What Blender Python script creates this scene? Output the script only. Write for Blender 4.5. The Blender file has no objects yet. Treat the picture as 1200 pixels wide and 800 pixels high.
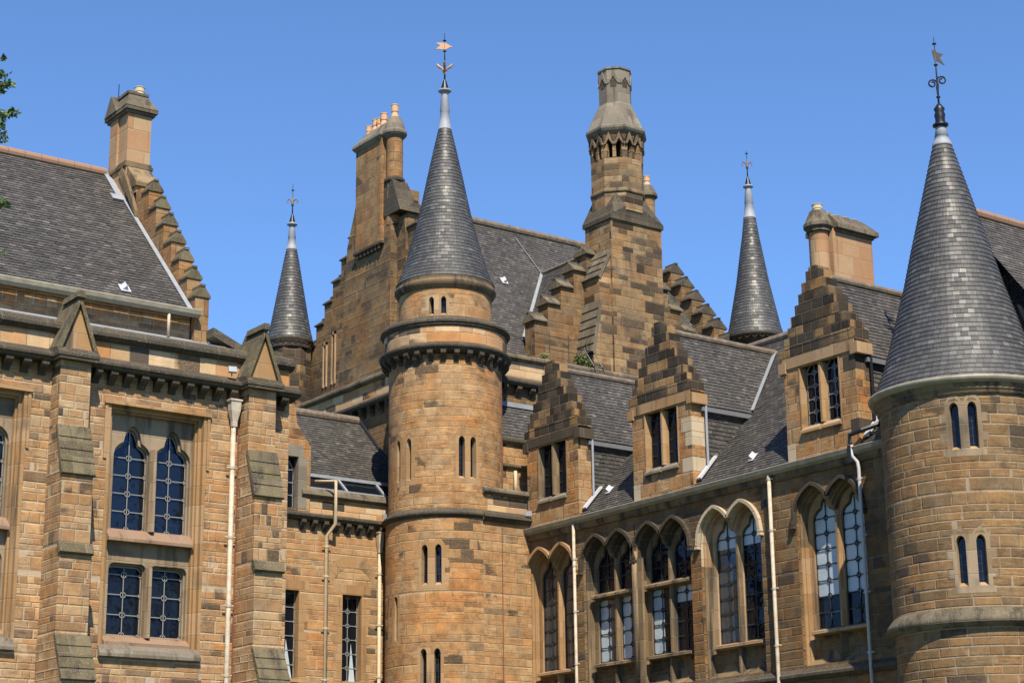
import bpy, math, random
from mathutils import Vector as V
random.seed(7)
C = bpy.context.scene
col = C.collection
R = math.radians

# ---------------------------------------------------------------- camera
FPX, AZ, PIT, ROL = 2235.0, R(53.7), R(15.8), R(-0.71)
CAM = V((0, 0, 1.7))
Fw = V((math.cos(AZ)*math.cos(PIT), math.sin(AZ)*math.cos(PIT), math.sin(PIT)))
R0 = V((math.sin(AZ), -math.cos(AZ), 0)); U0 = R0.cross(Fw)
Rt = R0*math.cos(ROL) + U0*math.sin(ROL); Up = U0*math.cos(ROL) - R0*math.sin(ROL)
cd = bpy.data.cameras.new('camera'); cam = bpy.data.objects.new('camera', cd); col.objects.link(cam)
from mathutils import Matrix
m3 = Matrix((Rt, Up, -Fw)).transposed()
cam.matrix_world = Matrix.Translation(CAM) @ m3.to_4x4()
cd.sensor_width = 36; cd.lens = 36*FPX/1200; cd.clip_end = 6000; cd.clip_start = 0.1
C.camera = cam

# ---------------------------------------------------------------- world, sun, exposure
SUN_D = V((-0.45, -0.893, 0)).normalized(); EL = R(51)
w = bpy.data.worlds.new('World'); C.world = w; w.use_nodes = True
nt = w.node_tree; bg = nt.nodes['Background']
sk = nt.nodes.new('ShaderNodeTexSky'); sk.sky_type = 'NISHITA'; sk.sun_disc = False
sk.sun_elevation = EL; sk.sun_rotation = math.atan2(SUN_D.x, SUN_D.y)
sk.altitude = 3000; sk.air_density = 1.3; sk.dust_density = 0.0; sk.ozone_density = 10.0
nt.links.new(sk.outputs[0], bg.inputs[0]); bg.inputs[1].default_value = 0.121
ld = bpy.data.lights.new('sun', 'SUN'); ld.energy = 5.0; ld.angle = R(0.5); ld.color = (1, 0.885, 0.72)
lo = bpy.data.objects.new('sun', ld); col.objects.link(lo)
sv = V((SUN_D.x*math.cos(EL), SUN_D.y*math.cos(EL), math.sin(EL)))
lo.rotation_euler = sv.to_track_quat('Z', 'Y').to_euler(); lo.location = (0, 0, 60)
C.view_settings.view_transform = 'Standard'; C.view_settings.look = 'None'
C.view_settings.exposure = 0.76; C.view_settings.gamma = 1
C.cycles.max_bounces = 6

# ---------------------------------------------------------------- node helpers
class NT:
    def __init__(s, name):
        s.m = bpy.data.materials.new(name); s.m.use_nodes = True
        s.t = s.m.node_tree; s.b = s.t.nodes['Principled BSDF']
    def n(s, typ, **k):
        o = s.t.nodes.new('ShaderNode'+typ)
        for a, v in k.items(): setattr(o, a, v)
        return o
    def set(s, sock, v):
        if hasattr(v, 'default_value') or hasattr(v, 'is_output'): s.t.links.new(v, sock)
        else: sock.default_value = v
    def M(s, op, a, b=None, c=None):
        o = s.n('Math', operation=op)
        for i, v in enumerate((a, b, c)):
            if v is not None: s.set(o.inputs[i], v)
        return o.outputs[0]
    def noise(s, vec, scale, detail=3, rough=.55, dims='3D', w=None):
        o = s.n('TexNoise', noise_dimensions=dims)
        if vec is not None: s.t.links.new(vec, o.inputs['Vector'])
        if w is not None: s.set(o.inputs['W'], w)
        o.inputs['Scale'].default_value = scale; o.inputs['Detail'].default_value = detail
        o.inputs['Roughness'].default_value = rough
        return o.outputs[0]
    def white(s, dims, vec=None, w=None):
        o = s.n('TexWhiteNoise', noise_dimensions=dims)
        if vec is not None: s.t.links.new(vec, o.inputs['Vector'])
        if w is not None: s.set(o.inputs['W'], w)
        return o.outputs[0]
    def step(s, x, a, b, lo=0., hi=1.):
        o = s.n('MapRange', interpolation_type='SMOOTHSTEP')
        s.set(o.inputs[0], x); o.inputs[1].default_value = a; o.inputs[2].default_value = b
        o.inputs[3].default_value = lo; o.inputs[4].default_value = hi
        return o.outputs[0]
    def ramp(s, x, stops, interp='LINEAR'):
        o = s.n('ValToRGB'); r = o.color_ramp; r.interpolation = interp
        while len(r.elements) < len(stops): r.elements.new(0.5)
        for e, (p, c) in zip(r.elements, stops):
            e.position = p; e.color = (*c, 1) if len(c) == 3 else c
        s.set(o.inputs[0], x); return o.outputs[0]
    def mix(s, f, a, b, mode='MIX'):
        o = s.n('Mix', data_type='RGBA', blend_type=mode)
        s.set(o.inputs[0], f)
        for i, v in ((6, a), (7, b)):
            if isinstance(v, tuple): o.inputs[i].default_value = (*v, 1)
            else: s.t.links.new(v, o.inputs[i])
        return o.outputs[2]
    def comb(s, x, y, z=0.):
        o = s.n('CombineXYZ'); s.set(o.inputs[0], x); s.set(o.inputs[1], y); s.set(o.inputs[2], z); return o.outputs[0]
    def obj(s):
        return s.n('NewGeometry').outputs['Position']
    def scl(s, vec, f):
        o = s.n('Mapping'); s.t.links.new(vec, o.inputs[0]); o.inputs['Scale'].default_value = f; return o.outputs[0]
    def bump(s, h, strength, dist):
        o = s.n('Bump'); s.set(o.inputs['Height'], h); o.inputs['Strength'].default_value = strength
        o.inputs['Distance'].default_value = dist; s.t.links.new(o.outputs[0], s.b.inputs['Normal'])

def blocks(k, h, wd, vary, mort, uvjit=.012):
    """course / block pattern; returns (hash1, hash2, joint mask 0..1, row, fx, fy)"""
    uv = k.n('UVMap').outputs[0]
    pos = k.obj()
    j = k.n('TexNoise', noise_dimensions='3D'); k.t.links.new(pos, j.inputs['Vector'])
    j.inputs['Scale'].default_value = 5; j.inputs['Detail'].default_value = 1
    sj = k.n('SeparateColor'); k.t.links.new(j.outputs['Color'], sj.inputs[0])
    sp = k.n('SeparateXYZ'); k.t.links.new(uv, sp.inputs[0])
    u = k.M('ADD', sp.outputs[0], k.M('MULTIPLY', k.M('SUBTRACT', sj.outputs[0], .5), uvjit))
    v = k.M('ADD', sp.outputs[1], k.M('MULTIPLY', k.M('SUBTRACT', sj.outputs[1], .5), uvjit))
    if vary > 0:
        wv = k.noise(None, .85/h*.35, 1, .5, '1D', w=v)
        v = k.M('ADD', v, k.M('MULTIPLY', k.M('SUBTRACT', wv, .5), h*2.2*vary))
    vr = k.M('DIVIDE', v, h); row = k.M('FLOOR', vr); fy = k.M('SUBTRACT', vr, row)
    rr = k.white('1D', w=k.M('ADD', row, .37))
    if vary > 0:
        wu = k.noise(None, 1.0/wd*.55, 1, .5, '1D', w=k.M('ADD', u, k.M('MULTIPLY', row, 31.7)))
        u = k.M('ADD', u, k.M('MULTIPLY', k.M('SUBTRACT', wu, .5), wd*2.2*vary))
        wr = k.M('MULTIPLY', wd, k.M('ADD', .72, k.M('MULTIPLY', rr, .6)))
        ur = k.M('ADD', k.M('DIVIDE', u, wr), k.M('MULTIPLY', rr, 7.3))
    else:
        wr = wd
        ur = k.M('DIVIDE', u, wd)
    cl = k.M('FLOOR', ur); fx = k.M('SUBTRACT', ur, cl)
    h1 = k.white('2D', vec=k.comb(cl, row)); h2 = k.white('2D', vec=k.comb(k.M('ADD', cl, 53.2), k.M('ADD', row, 11.9)))
    dx = k.M('MULTIPLY', k.M('MINIMUM', fx, k.M('SUBTRACT', 1., fx)), wr)
    dy = k.M('MULTIPLY', k.M('MINIMUM', fy, k.M('SUBTRACT', 1., fy)), h)
    d = k.M('MINIMUM', dx, dy)
    jm = k.step(d, mort*.55, mort*1.1, 1., 0.)
    return h1, h2, jm, row, fx, fy, d

BUFF = [(0, (.32, .21, .12)), (.12, (.38, .225, .11)), (.26, (.42, .29, .165)), (.40, (.47, .34, .20)), (.52, (.39, .255, .135)),
        (.64, (.43, .26, .125)), (.76, (.35, .25, .155)), (.88, (.50, .38, .24)), (.95, (.27, .195, .125)), (1, (.19, .145, .10))]
WARM = [(0, (.40, .255, .13)), (.15, (.43, .25, .115)), (.30, (.43, .285, .15)), (.46, (.48, .33, .18)), (.60, (.42, .25, .12)),
        (.74, (.45, .285, .14)), (.86, (.38, .265, .155)), (.95, (.33, .235, .14)), (1, (.27, .19, .115))]
BROWN = [(0, (.22, .155, .085)), (.15, (.29, .19, .095)), (.32, (.34, .23, .12)), (.5, (.27, .20, .12)), (.64, (.37, .24, .115)),
         (.78, (.31, .22, .13)), (.9, (.26, .185, .11)), (1, (.20, .145, .09))]
PAR = [(0, (.55, .43, .28)), (.22, (.50, .36, .21)), (.36, (.42, .22, .09)), (.5, (.56, .44, .29)), (.62, (.38, .21, .09)),
       (.74, (.54, .40, .24)), (.86, (.34, .26, .17)), (.94, (.10, .085, .07)), (1, (.05, .045, .04))]

def stone(name, stops, h=.2, wd=.5, vary=1., mort=.011, mcol=(.50, .41, .30), soot=.25, sootblk=.1, rough=.35, streak=.4, iron=.4, tone=.8, interp='LINEAR'):
    k = NT(name); tone *= .82; stops = [(p_, (c_[0]*tone*1.03, c_[1]*tone*.98, c_[2]*tone*.92)) for p_, c_ in stops]; mcol = tuple(x*tone for x in mcol)
    h1, h2, jm, row, fx, fy, d = blocks(k, h, wd, vary, mort)
    pos = k.obj()
    base = k.ramp(h1, stops, interp)
    big = k.noise(pos, .55, 3, .6)
    med = k.noise(pos, 3.2, 4, .65)
    # horizontal bedding in each stone
    bed = k.noise(k.scl(pos, (3, 3, 26)), 1.0, 4, .7)
    fine = k.noise(pos, 24, 3, .7)
    v = k.M('ADD', k.M('MULTIPLY', k.M('SUBTRACT', bed, .5), k.M('MULTIPLY', k.step(h2, .35, .9), 1.0)), k.M('MULTIPLY', k.M('SUBTRACT', med, .5), .75))
    v = k.M('ADD', v, k.M('MULTIPLY', k.M('SUBTRACT', fine, .5), .45))
    v = k.M('ADD', 1.0, k.M('MULTIPLY', v, 1.15*rough/.35))
    v = k.M('MAXIMUM', v, .3)
    c = k.mix(1., base, k.comb(v, v, v), 'MULTIPLY')
    # iron staining drifts orange through the wall
    st = k.noise(pos, .9, 4, .6); sb = k.noise(k.scl(pos, (1.6, 1.6, .5)), 1.0, 3, .55)
    fi = k.M('MULTIPLY', k.step(k.M('ADD', k.M('MULTIPLY', st, .5), k.M('ADD', k.M('MULTIPLY', sb, .5), k.M('MULTIPLY', k.M('SUBTRACT', h1, .5), .12))), .46, .62), iron)
    c = k.mix(fi, c, k.mix(1., c, (1.10, .84, .58), 'MULTIPLY'))
    # weathering: soot on some blocks, drifting soot clouds, rain streaks
    stv = k.noise(k.scl(pos, (2.2, 2.2, .22)), 1.0, 4, .6)
    s1 = k.step(k.M('ADD', k.M('MULTIPLY', big, 1.0), k.M('MULTIPLY', k.M('SUBTRACT', med, .5), .8)), .80-soot*.6, 1.02-soot*.6)
    s2 = k.step(k.M('ADD', h2, k.M('MULTIPLY', k.M('SUBTRACT', big, .5), 1.1)), 1.0-sootblk, 1.06-sootblk)
    s3 = k.M('MULTIPLY', k.step(stv, .56, .76), streak)
    s = k.M('MAXIMUM', k.M('MAXIMUM', k.M('MULTIPLY', s1, .88), k.M('MULTIPLY', s2, .9)), s3)
    s = k.M('MULTIPLY', s, k.step(fine, .25, .6, .45, 1.))
    c = k.mix(s, c, (.045, .037, .028))
    ms = k.M('MULTIPLY', jm, k.step(med, .30, .52, .25, .9))
    c = k.mix(ms, c, k.mix(s, mcol, (.11, .09, .065)))
    k.t.links.new(c, k.b.inputs['Base Color'])
    k.b.inputs['Roughness'].default_value = .92; k.b.inputs['Specular IOR Level'].default_value = .25
    hh = k.M('ADD', k.M('MULTIPLY', bed, .5), k.M('MULTIPLY', fine, .3))
    hh = k.M('ADD', k.M('MULTIPLY', hh, k.M('ADD', .35, h2)), k.M('MULTIPLY', h2, .35))
    hh = k.M('ADD', hh, k.M('MULTIPLY', k.step(d, 0., mort*2.2), .8))
    k.bump(hh, .75, .022)
    return k.m

def plain_stone(name, c0, c1, c2, soot=.2, moss=0., h=.45, wd=.8, mort=.007):
    k = NT(name); c0, c1, c2 = [tuple(x*.69 for x in c) for c in (c0, c1, c2)]; pos = k.obj()
    h1, h2, jm, row, fx, fy, d = blocks(k, h, wd, .4, mort)
    med = k.noise(pos, 2.6, 5, .65); fine = k.noise(pos, 30, 3, .7); big = k.noise(pos, .7, 3, .6)
    x = k.M('ADD', k.M('MULTIPLY', h1, .55), k.M('MULTIPLY', med, .5))
    c = k.ramp(x, [(.15, c0), (.5, c1), (.85, c2)])
    stv = k.noise(k.scl(pos, (3.5, 3.5, .3)), 1.0, 4, .6)
    s = k.M('MAXIMUM', k.M('MULTIPLY', k.step(stv, .62-soot*.35, .82-soot*.3), min(1, .55+soot)), k.M('MULTIPLY', k.step(big, .72-soot*.4, .9-soot*.4), .7))
    c = k.mix(s, c, (.05, .042, .033))
    if moss > 0:
        l = k.noise(pos, 9, 5, .75)
        c = k.mix(k.M('MULTIPLY', k.step(l, .62-moss*.22, .72-moss*.15), .8), c, (.115, .098, .042))
        sp = k.noise(pos, 42, 2, .5)
        c = k.mix(k.M('MULTIPLY', k.step(sp, .64, .70), .6), c, (.36, .33, .26))
    c = k.mix(k.M('MULTIPLY', jm, .55), c, (.2, .17, .12))
    f = k.M('ADD', .8, k.M('MULTIPLY', fine, .4)); c = k.mix(1., c, k.comb(f, f, f), 'MULTIPLY')
    k.t.links.new(c, k.b.inputs['Base Color']); k.b.inputs['Roughness'].default_value = .9
    k.b.inputs['Specular IOR Level'].default_value = .25
    k.bump(k.M('ADD', k.M('MULTIPLY', fine, .4), k.M('ADD', med, k.step(d, 0, mort*2.))), .5, .012)
    return k.m

def slate(name, h, wd, dark=1., warm=0., cool=0.):
    k = NT(name); pos = k.obj()
    h1, h2, jm, row, fx, fy, d = blocks(k, h, wd, 0., .006, .0)
    a = (.080*dark+.008*warm, .077*dark+.005*warm, .074*dark)
    a = (a[0]*(1-.06*cool)*.70, a[1]*.70, a[2]*(1+.05*cool)*.70)
    def q(f): return tuple(max(0, x*f) for x in a)
    c = k.ramp(h1, [(0, q(.8)), (.3, q(.95)), (.6, q(1.15)), (.88, q(1.3)), (.975, q(1.6)), (1, q(2.2))])
    fine = k.noise(pos, 26, 4, .7); big = k.noise(pos, .5, 3, .6)
    f = k.M('MULTIPLY', k.M('ADD', .65, k.M('MULTIPLY', fine, .7)), k.M('ADD', .62, k.M('MULTIPLY', big, .76)))
    c = k.mix(1., c, k.comb(f, f, f), 'MULTIPLY')
    l = k.noise(pos, 5, 5, .8)
    c = k.mix(k.M('MULTIPLY', k.step(l, .63, .74), .45*(1 if warm > .5 else .5)), c, (.17, .15, .10))
    edge = k.step(fy, 0., .10, .25, 1.); sj = k.M('SUBTRACT', 1., k.M('MULTIPLY', k.step(k.M('MINIMUM', fx, k.M('SUBTRACT', 1., fx)), .02, .05, 1., 0.), .7))  # dark lower edge paints the lap's shadow line into the slate colour
    e = k.M('MULTIPLY', edge, sj); c = k.mix(1., c, k.comb(e, e, e), 'MULTIPLY')
    k.t.links.new(c, k.b.inputs['Base Color'])
    k.set(k.b.inputs['Roughness'], k.M('ADD', .44, k.M('MULTIPLY', h2, .3)))
    k.b.inputs['Specular IOR Level'].default_value = .5
    k.bump(k.M('ADD', k.M('MULTIPLY', h2, .8), k.M('ADD', k.M('MULTIPLY', fine, .4), k.M('MULTIPLY', k.M('MULTIPLY', fx, k.M('SUBTRACT', h2, .5)), 1.2))), .8, .008)
    return k.m

def simple(name, c, rough=.6, metal=0., spec=.5, var=.3, scale=6, c2=None):
    k = NT(name); pos = k.obj(); n = k.noise(pos, scale, 5, .65)
    f = k.M('ADD', 1-var/2, k.M('MULTIPLY', n, var))
    base = k.ramp(n, [(.4, c), (.68, c2 or c)])
    cc = k.mix(1., base, k.comb(f, f, f), 'MULTIPLY'); k.t.links.new(cc, k.b.inputs['Base Color'])
    k.b.inputs['Roughness'].default_value = rough; k.b.inputs['Metallic'].default_value = metal
    k.b.inputs['Specular IOR Level'].default_value = spec
    k.bump(k.noise(pos, scale*5, 3, .6), .25, .006)
    return k.m

def glass(name, tint, refl=.5, base=(.006, .008, .012), patch=True):
    k = NT(name); pos = k.obj()
    uv = k.n('UVMap').outputs[0]
    big = k.noise(pos, 1.6, 2, .5)
    cell = k.white('3D', vec=k.n('VectorMath', operation='SNAP').outputs[0]) if False else None
    k.b.inputs['Base Color'].default_value = (*base, 1); k.b.inputs['Roughness'].default_value = .05
    k.b.inputs['Specular IOR Level'].default_value = .18
    g = k.n('BsdfGlossy'); g.inputs['Color'].default_value = (*tint, 1); g.inputs['Roughness'].default_value = .03
    bm = k.n('Bump'); k.t.links.new(k.noise(pos, 2.4, 2, .5), bm.inputs['Height']); bm.inputs['Strength'].default_value = .5; bm.inputs['Distance'].default_value = .03
    k.t.links.new(bm.outputs[0], g.inputs['Normal']); k.t.links.new(bm.outputs[0], k.b.inputs['Normal'])
    mx = k.n('MixShader'); mx.inputs[0].default_value = refl
    k.t.links.new(k.b.outputs[0], mx.inputs[1]); k.t.links.new(g.outputs[0], mx.inputs[2])
    k.t.links.new(mx.outputs[0], k.t.nodes['Material Output'].inputs[0])
    return k.m

M = {}
M['hall'] = stone('coursed buff sandstone', BUFF, .165, .36, 1., .011, (.50, .42, .31), .36, .05, .65, .40, .55, tone=0.87)
M['link'] = stone('warm sandstone wall', WARM, .18, .48, .9, .010, (.50, .41, .29), .12, .03, .5, .25, .75, tone=0.88)
M['par'] = stone('parapet ashlar', PAR, .27, .66, .5, .008, (.42, .34, .24), .26, .10, .28, .3, tone=1.05)
M['butt'] = stone('buttress ashlar', BUFF, .175, .30, .9, .010, (.50, .42, .30), .12, .03, .45, .25, tone=0.85)
M['tower'] = stone('round tower sandstone', WARM, .20, .62, .9, .007, (.46, .36, .23), .30, .035, .66, .35, .8, tone=0.84)
M['rtower'] = stone('brown tower sandstone', BROWN, .20, .56, .6, .013, (.48, .39, .28), .32, .05, .6, .3, .6, tone=0.68)
M['wing'] = stone('brown wing sandstone', BROWN, .185, .44, .8, .010, (.34, .27, .18), .46, .14, .55, .5, 1.1, tone=0.6)
M['block'] = stone('weathered block sandstone', BROWN, .2, .55, .9, .008, (.34, .27, .18), .44, .10, .6, .45, .9, tone=0.66)
BAND = [(0, (.34, .22, .11)), (.25, (.40, .28, .15)), (.45, (.30, .20, .11)), (.6, (.44, .33, .19)), (.72, (.26, .18, .10)), (.80, (.10, .075, .05)), (.9, (.055, .045, .035)), (1, (.50, .40, .25))]
M['banded'] = stone('banded chimney sandstone', BAND, .22, .55, .8, .008, (.34, .27, .18), .40, .17, .6, .5, .6, tone=.74)
M['chimb'] = stone('brown stack ashlar', WARM, .34, .62, .4, .008, (.30, .24, .16), .34, .04, .6, .6, .7, tone=.62)
SOOTY = [(0, (.035, .03, .025)), (.22, (.06, .05, .04)), (.42, (.22, .16, .09)), (.56, (.36, .24, .115)), (.68, (.09, .07, .05)), (.82, (.28, .20, .11)), (1, (.36, .28, .17))]
M['gable'] = stone('sooty gable sandstone', SOOTY, .252, .36, .35, .010, (.22, .17, .11), .45, .22, .6, .5, .6, tone=.85, interp='CONSTANT')
M['dorm'] = stone('orange dormer sandstone', WARM, .25, .40, .7, .009, (.36, .28, .18), .44, .14, .6, .5, 1.0, tone=0.82)
M['dress'] = plain_stone('dressed buff stone', (.36, .235, .125), (.45, .30, .165), (.52, .37, .23), .22)
M['dress_o'] = plain_stone('dressed orange stone', (.34, .20, .09), (.43, .26, .12), (.47, .31, .17), .28)
M['dress_b'] = plain_stone('dressed brown stone', (.18, .125, .07), (.25, .175, .095), (.32, .23, .13), .5)
M['dress_k'] = plain_stone('blackened shade-dark stone', (.05, .04, .028), (.085, .065, .042), (.13, .10, .065), .65)
M['dress_g'] = plain_stone('dressed grey-brown stone', (.24, .175, .11), (.33, .245, .155), (.40, .31, .21), .4)
M['cream'] = plain_stone('new cream stone', (.50, .40, .27), (.58, .47, .32), (.62, .52, .37), .0)
M['sill'] = plain_stone('reddish sill stone', (.27, .17, .11), (.33, .22, .15), (.38, .27, .18), .3)
M['moss'] = plain_stone('mossy weathered stone', (.12, .10, .07), (.18, .15, .105), (.25, .21, .15), .5, .45)
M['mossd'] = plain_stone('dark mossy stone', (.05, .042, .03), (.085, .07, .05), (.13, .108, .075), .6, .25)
M['mossy'] = plain_stone('yellow mossy slab', (.10, .082, .052), (.155, .128, .075), (.21, .175, .11), .5, .6)
M['grey'] = plain_stone('grey weathered stone', (.17, .145, .11), (.24, .21, .165), (.30, .27, .21), .3, .15)
M['chim'] = plain_stone('pink chimney ashlar', (.40, .22, .11), (.47, .27, .14), (.50, .36, .21), .12, 0, .42, .6, .008)
M['chimb0'] = plain_stone('brown chimney ashlar', (.26, .18, .10), (.33, .235, .14), (.40, .29, .18), .3, 0, .36, .6, .008)
M['slate'] = slate('grey slate roof', .13, .17, 1.0, .9)
M['slatec'] = slate('blue slate cone', .115, .155, .92, .2, 1.)
M['slated'] = slate('dormer slate', .115, .16, .92, .8)
M['slatel'] = slate('lichened slate', .12, .17, 1.15, 1.6)
M['lead'] = simple('lead sheet', (.27, .29, .32), .6, 0., .4, .4, 5, (.19, .21, .24))
M['leadd'] = simple('old lead', (.15, .16, .18), .55, .2, .5, .4, 5)
M['white'] = simple('bright lead flashing', (.46, .47, .50), .5, .1, .5, .4, 8)
M['terra'] = simple('terracotta ridge', (.27, .155, .10), .85, 0, .3, .5, 5, (.20, .14, .10))
M['ridge'] = simple('weathered ridge', (.12, .10, .08), .85, 0, .3, .6, 6, (.19, .145, .105))
M['pot'] = simple('buff clay pot', (.50, .29, .155), .8, 0, .3, .3, 7, (.50, .35, .22))
M['potc'] = simple('cream clay pot', (.46, .39, .27), .8, 0, .3, .3, 7)
M['pipe'] = simple('cream painted iron', (.47, .39, .27), .55, 0, .4, .35, 7, (.35, .27, .17))
M['pipew'] = simple('white painted iron', (.44, .40, .32), .6, 0, .4, .4, 7, (.30, .235, .165))
M['pipeg'] = simple('grey painted iron', (.36, .36, .35), .5, 0, .4, .3, 5)
M['gutter'] = simple('olive painted gutter', (.21, .19, .14), .5, 0, .4, .3, 4, (.27, .25, .19))
M['iron'] = simple('black iron', (.012, .014, .02), .4, .3, .5, .3, 8)
M['rail'] = simple('rusty rail', (.05, .045, .04), .7, .2, .4, .3, 8)
M['gold'] = simple('gilded copper', (.36, .21, .12), .55, .3, .5, .3, 12)
M['oldgold'] = simple('tarnished gilt iron', (.20, .13, .08), .6, .3, .4, .3, 12)
M['came'] = simple('pale leading', (.23, .23, .22), .5, .2, .5, .2, 20)  # pale tone puts sunlight on the lead into its colour
M['camed'] = simple('dark leading', (.03, .032, .034), .5, .2, .5, .2, 20)
M['glassb'] = glass('blue window glass', (.08, .115, .17), .2)
M['glassd'] = glass('dark window glass', (.08, .11, .16), .07)
M['blind'] = simple('pale blind behind glass', (.44, .49, .52), .25, 0, .8, .5, 1.5, (.26, .32, .36))
M['shade'] = simple('dim room behind glass', (.055, .062, .07), .15, 0, .7, .6, 1.5, (.03, .03, .028))
M['wood'] = simple('reddish wood', (.16, .05, .03), .5, 0, .4, .3, 6)
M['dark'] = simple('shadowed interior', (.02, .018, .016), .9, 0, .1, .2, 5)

# ---------------------------------------------------------------- mesh builder
Z = V((0, 0, 1))
class MB:
    def __init__(s): s.v = []; s.f = []; s.uv = []; s.mi = []
    def poly(s, pts, uvs=None, mi=0):
        pts = [V(p) for p in pts]
        if uvs is None:
            n = V((0, 0, 0))
            for i in range(len(pts)):
                a, b = pts[i], pts[(i+1) % len(pts)]
                n += V(((a.y-b.y)*(a.z+b.z), (a.z-b.z)*(a.x+b.x), (a.x-b.x)*(a.y+b.y)))
            if n.length < 1e-12: return
            n.normalize()
            if abs(n.z) > .9: uvs = [(p.x, p.y) for p in pts]
            else:
                t = Z.cross(n).normalized(); sl = n.cross(t)
                if abs(n.z) < .05: uvs = [(p.dot(t), p.z) for p in pts]
                else: uvs = [(p.dot(t), p.dot(sl)) for p in pts]
        i = len(s.v); s.v += pts; s.f.append(tuple(range(i, i+len(pts)))); s.uv += list(uvs); s.mi.append(mi)
    def hexa(s, p, mi=0):  # 8 points: bottom 0-3, top 4-7
        for q in ((0, 1, 2, 3), (7, 6, 5, 4), (0, 4, 5, 1), (1, 5, 6, 2), (2, 6, 7, 3), (3, 7, 4, 0)):
            s.poly([p[i] for i in q], mi=mi)
    def box(s, x0, x1, y0, y1, z0, z1, mi=0):
        s.hexa([(x0, y0, z0), (x0, y1, z0), (x1, y1, z0), (x1, y0, z0), (x0, y0, z1), (x0, y1, z1), (x1, y1, z1), (x1, y0, z1)], mi)
    def extr(s, pts, vec, mi=0):
        vec = V(vec); a = [V(p) for p in pts]; b = [p+vec for p in a]
        s.poly(a, mi=mi); s.poly(b[::-1], mi=mi)
        for i in range(len(a)):
            j = (i+1) % len(a); s.poly([a[i], b[i], b[j], a[j]], mi=mi)
    def lathe(s, cx, cy, prof, n=48, a0=0., a1=2*math.pi, mi=0, rot=0.):
        """prof: list (r,z) bottom to top"""
        L = 0.
        for i in range(len(prof)-1):
            (r0, z0), (r1, z1) = prof[i], prof[i+1]
            dl = math.hypot(r1-r0, z1-z0); rm = max(r0, r1)
            for j in range(n):
                t0 = a0+(a1-a0)*j/n+rot; t1 = a0+(a1-a0)*(j+1)/n+rot
                c0, s0, c1, s1 = math.cos(t0), math.sin(t0), math.cos(t1), math.sin(t1)
                va, vb = (z0, z1) if abs(r1-r0) < abs(z1-z0) else (L, L+dl)
                P = [(cx+r0*c0, cy+r0*s0, z0), (cx+r0*c1, cy+r0*s1, z0), (cx+r1*c1, cy+r1*s1, z1), (cx+r1*c0, cy+r1*s0, z1)]
                Uv = [(t0*rm, va), (t1*rm, va), (t1*rm, vb), (t0*rm, vb)]
                if r1 < 1e-6: P = P[:3]; Uv = Uv[:3]
                if r0 < 1e-6: P = [P[0]]+P[2:]; Uv = [Uv[0]]+Uv[2:]
                s.poly(P, Uv, mi)
            L += dl
    def tube(s, pts, r, n=8, mi=0, cap=True):
        pts = [V(p) for p in pts]; rings = []
        rr = r if isinstance(r, (list, tuple)) else [r]*len(pts)
        for i, p in enumerate(pts):
            d = (pts[min(i+1, len(pts)-1)]-pts[max(i-1, 0)]).normalized()
            a = d.cross(Z if abs(d.z) < .9 else V((1, 0, 0))).normalized(); b = d.cross(a)
            rings.append([p+(a*math.cos(2*math.pi*k/n)+b*math.sin(2*math.pi*k/n))*rr[i] for k in range(n)])
        for i in range(len(pts)-1):
            for k in range(n):
                s.poly([rings[i][k], rings[i][(k+1) % n], rings[i+1][(k+1) % n], rings[i+1][k]], mi=mi)
        if cap: s.poly(rings[0][::-1], mi=mi); s.poly(rings[-1], mi=mi)
    # --- surface-mapped pieces
    def sq(s, S, q, mi=0):  # q: list of (u,z,d)
        s.poly([S(*p) for p in q], [(p[0], p[1]) for p in q] if max(abs(p[2]-q[0][2]) for p in q) < 1e-6 else [(p[0]+p[2], p[1]) for p in q], mi)
    def sbox(s, S, u0, u1, z0, z1, d0, d1, mi=0, du=9e9):
        n = max(1, int(math.ceil((u1-u0)/du)))
        for i in range(n):
            a = u0+(u1-u0)*i/n; b = u0+(u1-u0)*(i+1)/n
            s.sq(S, [(a, z0, d0), (b, z0, d0), (b, z1, d0), (a, z1, d0)], mi)
            s.sq(S, [(a, z1, d0), (b, z1, d0), (b, z1, d1), (a, z1, d1)], mi)
            s.sq(S, [(a, z0, d1), (b, z0, d1), (b, z0, d0), (a, z0, d0)], mi)
        s.sq(S, [(u0, z0, d1), (u0, z0, d0), (u0, z1, d0), (u0, z1, d1)], mi)
        s.sq(S, [(u1, z0, d0), (u1, z0, d1), (u1, z1, d1), (u1, z1, d0)], mi)
    def sprof(s, S, u0, u1, prof, du=9e9, mi=0, jit=.006):
        """closed profile [(d,z)] swept along u; long runs are laid stone by stone"""
        if u1-u0 > 2 and jit:
            a = u0
            while a < u1-1e-6:
                b = a+random.uniform(.55, 1.05); b = u1 if b > u1-.35 else b
                e, g = random.uniform(-jit, jit), random.uniform(-jit, jit)*.7
                s.sprof(S, a+(.003 if a > u0 else 0), b, [(d+e if d < .02 else d, z+g) for d, z in prof], 9e9, mi, 0); a = b
            return
        n = max(1, int(math.ceil((u1-u0)/du)))
        for i in range(n):
            a = u0+(u1-u0)*i/n; b = u0+(u1-u0)*(i+1)/n; L = 0
            for j in range(len(prof)):
                (d0, z0), (d1, z1) = prof[j], prof[(j+1) % len(prof)]
                dl = math.hypot(d1-d0, z1-z0)
                s.poly([S(a, z0, d0), S(b, z0, d0), S(b, z1, d1), S(a, z1, d1)], [(a, L), (b, L), (b, L+dl), (a, L+dl)], mi); L += dl
        s.poly([S(u0, z, d) for d, z in prof], mi=mi); s.poly([S(u1, z, d) for d, z in prof][::-1], mi=mi)
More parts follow.
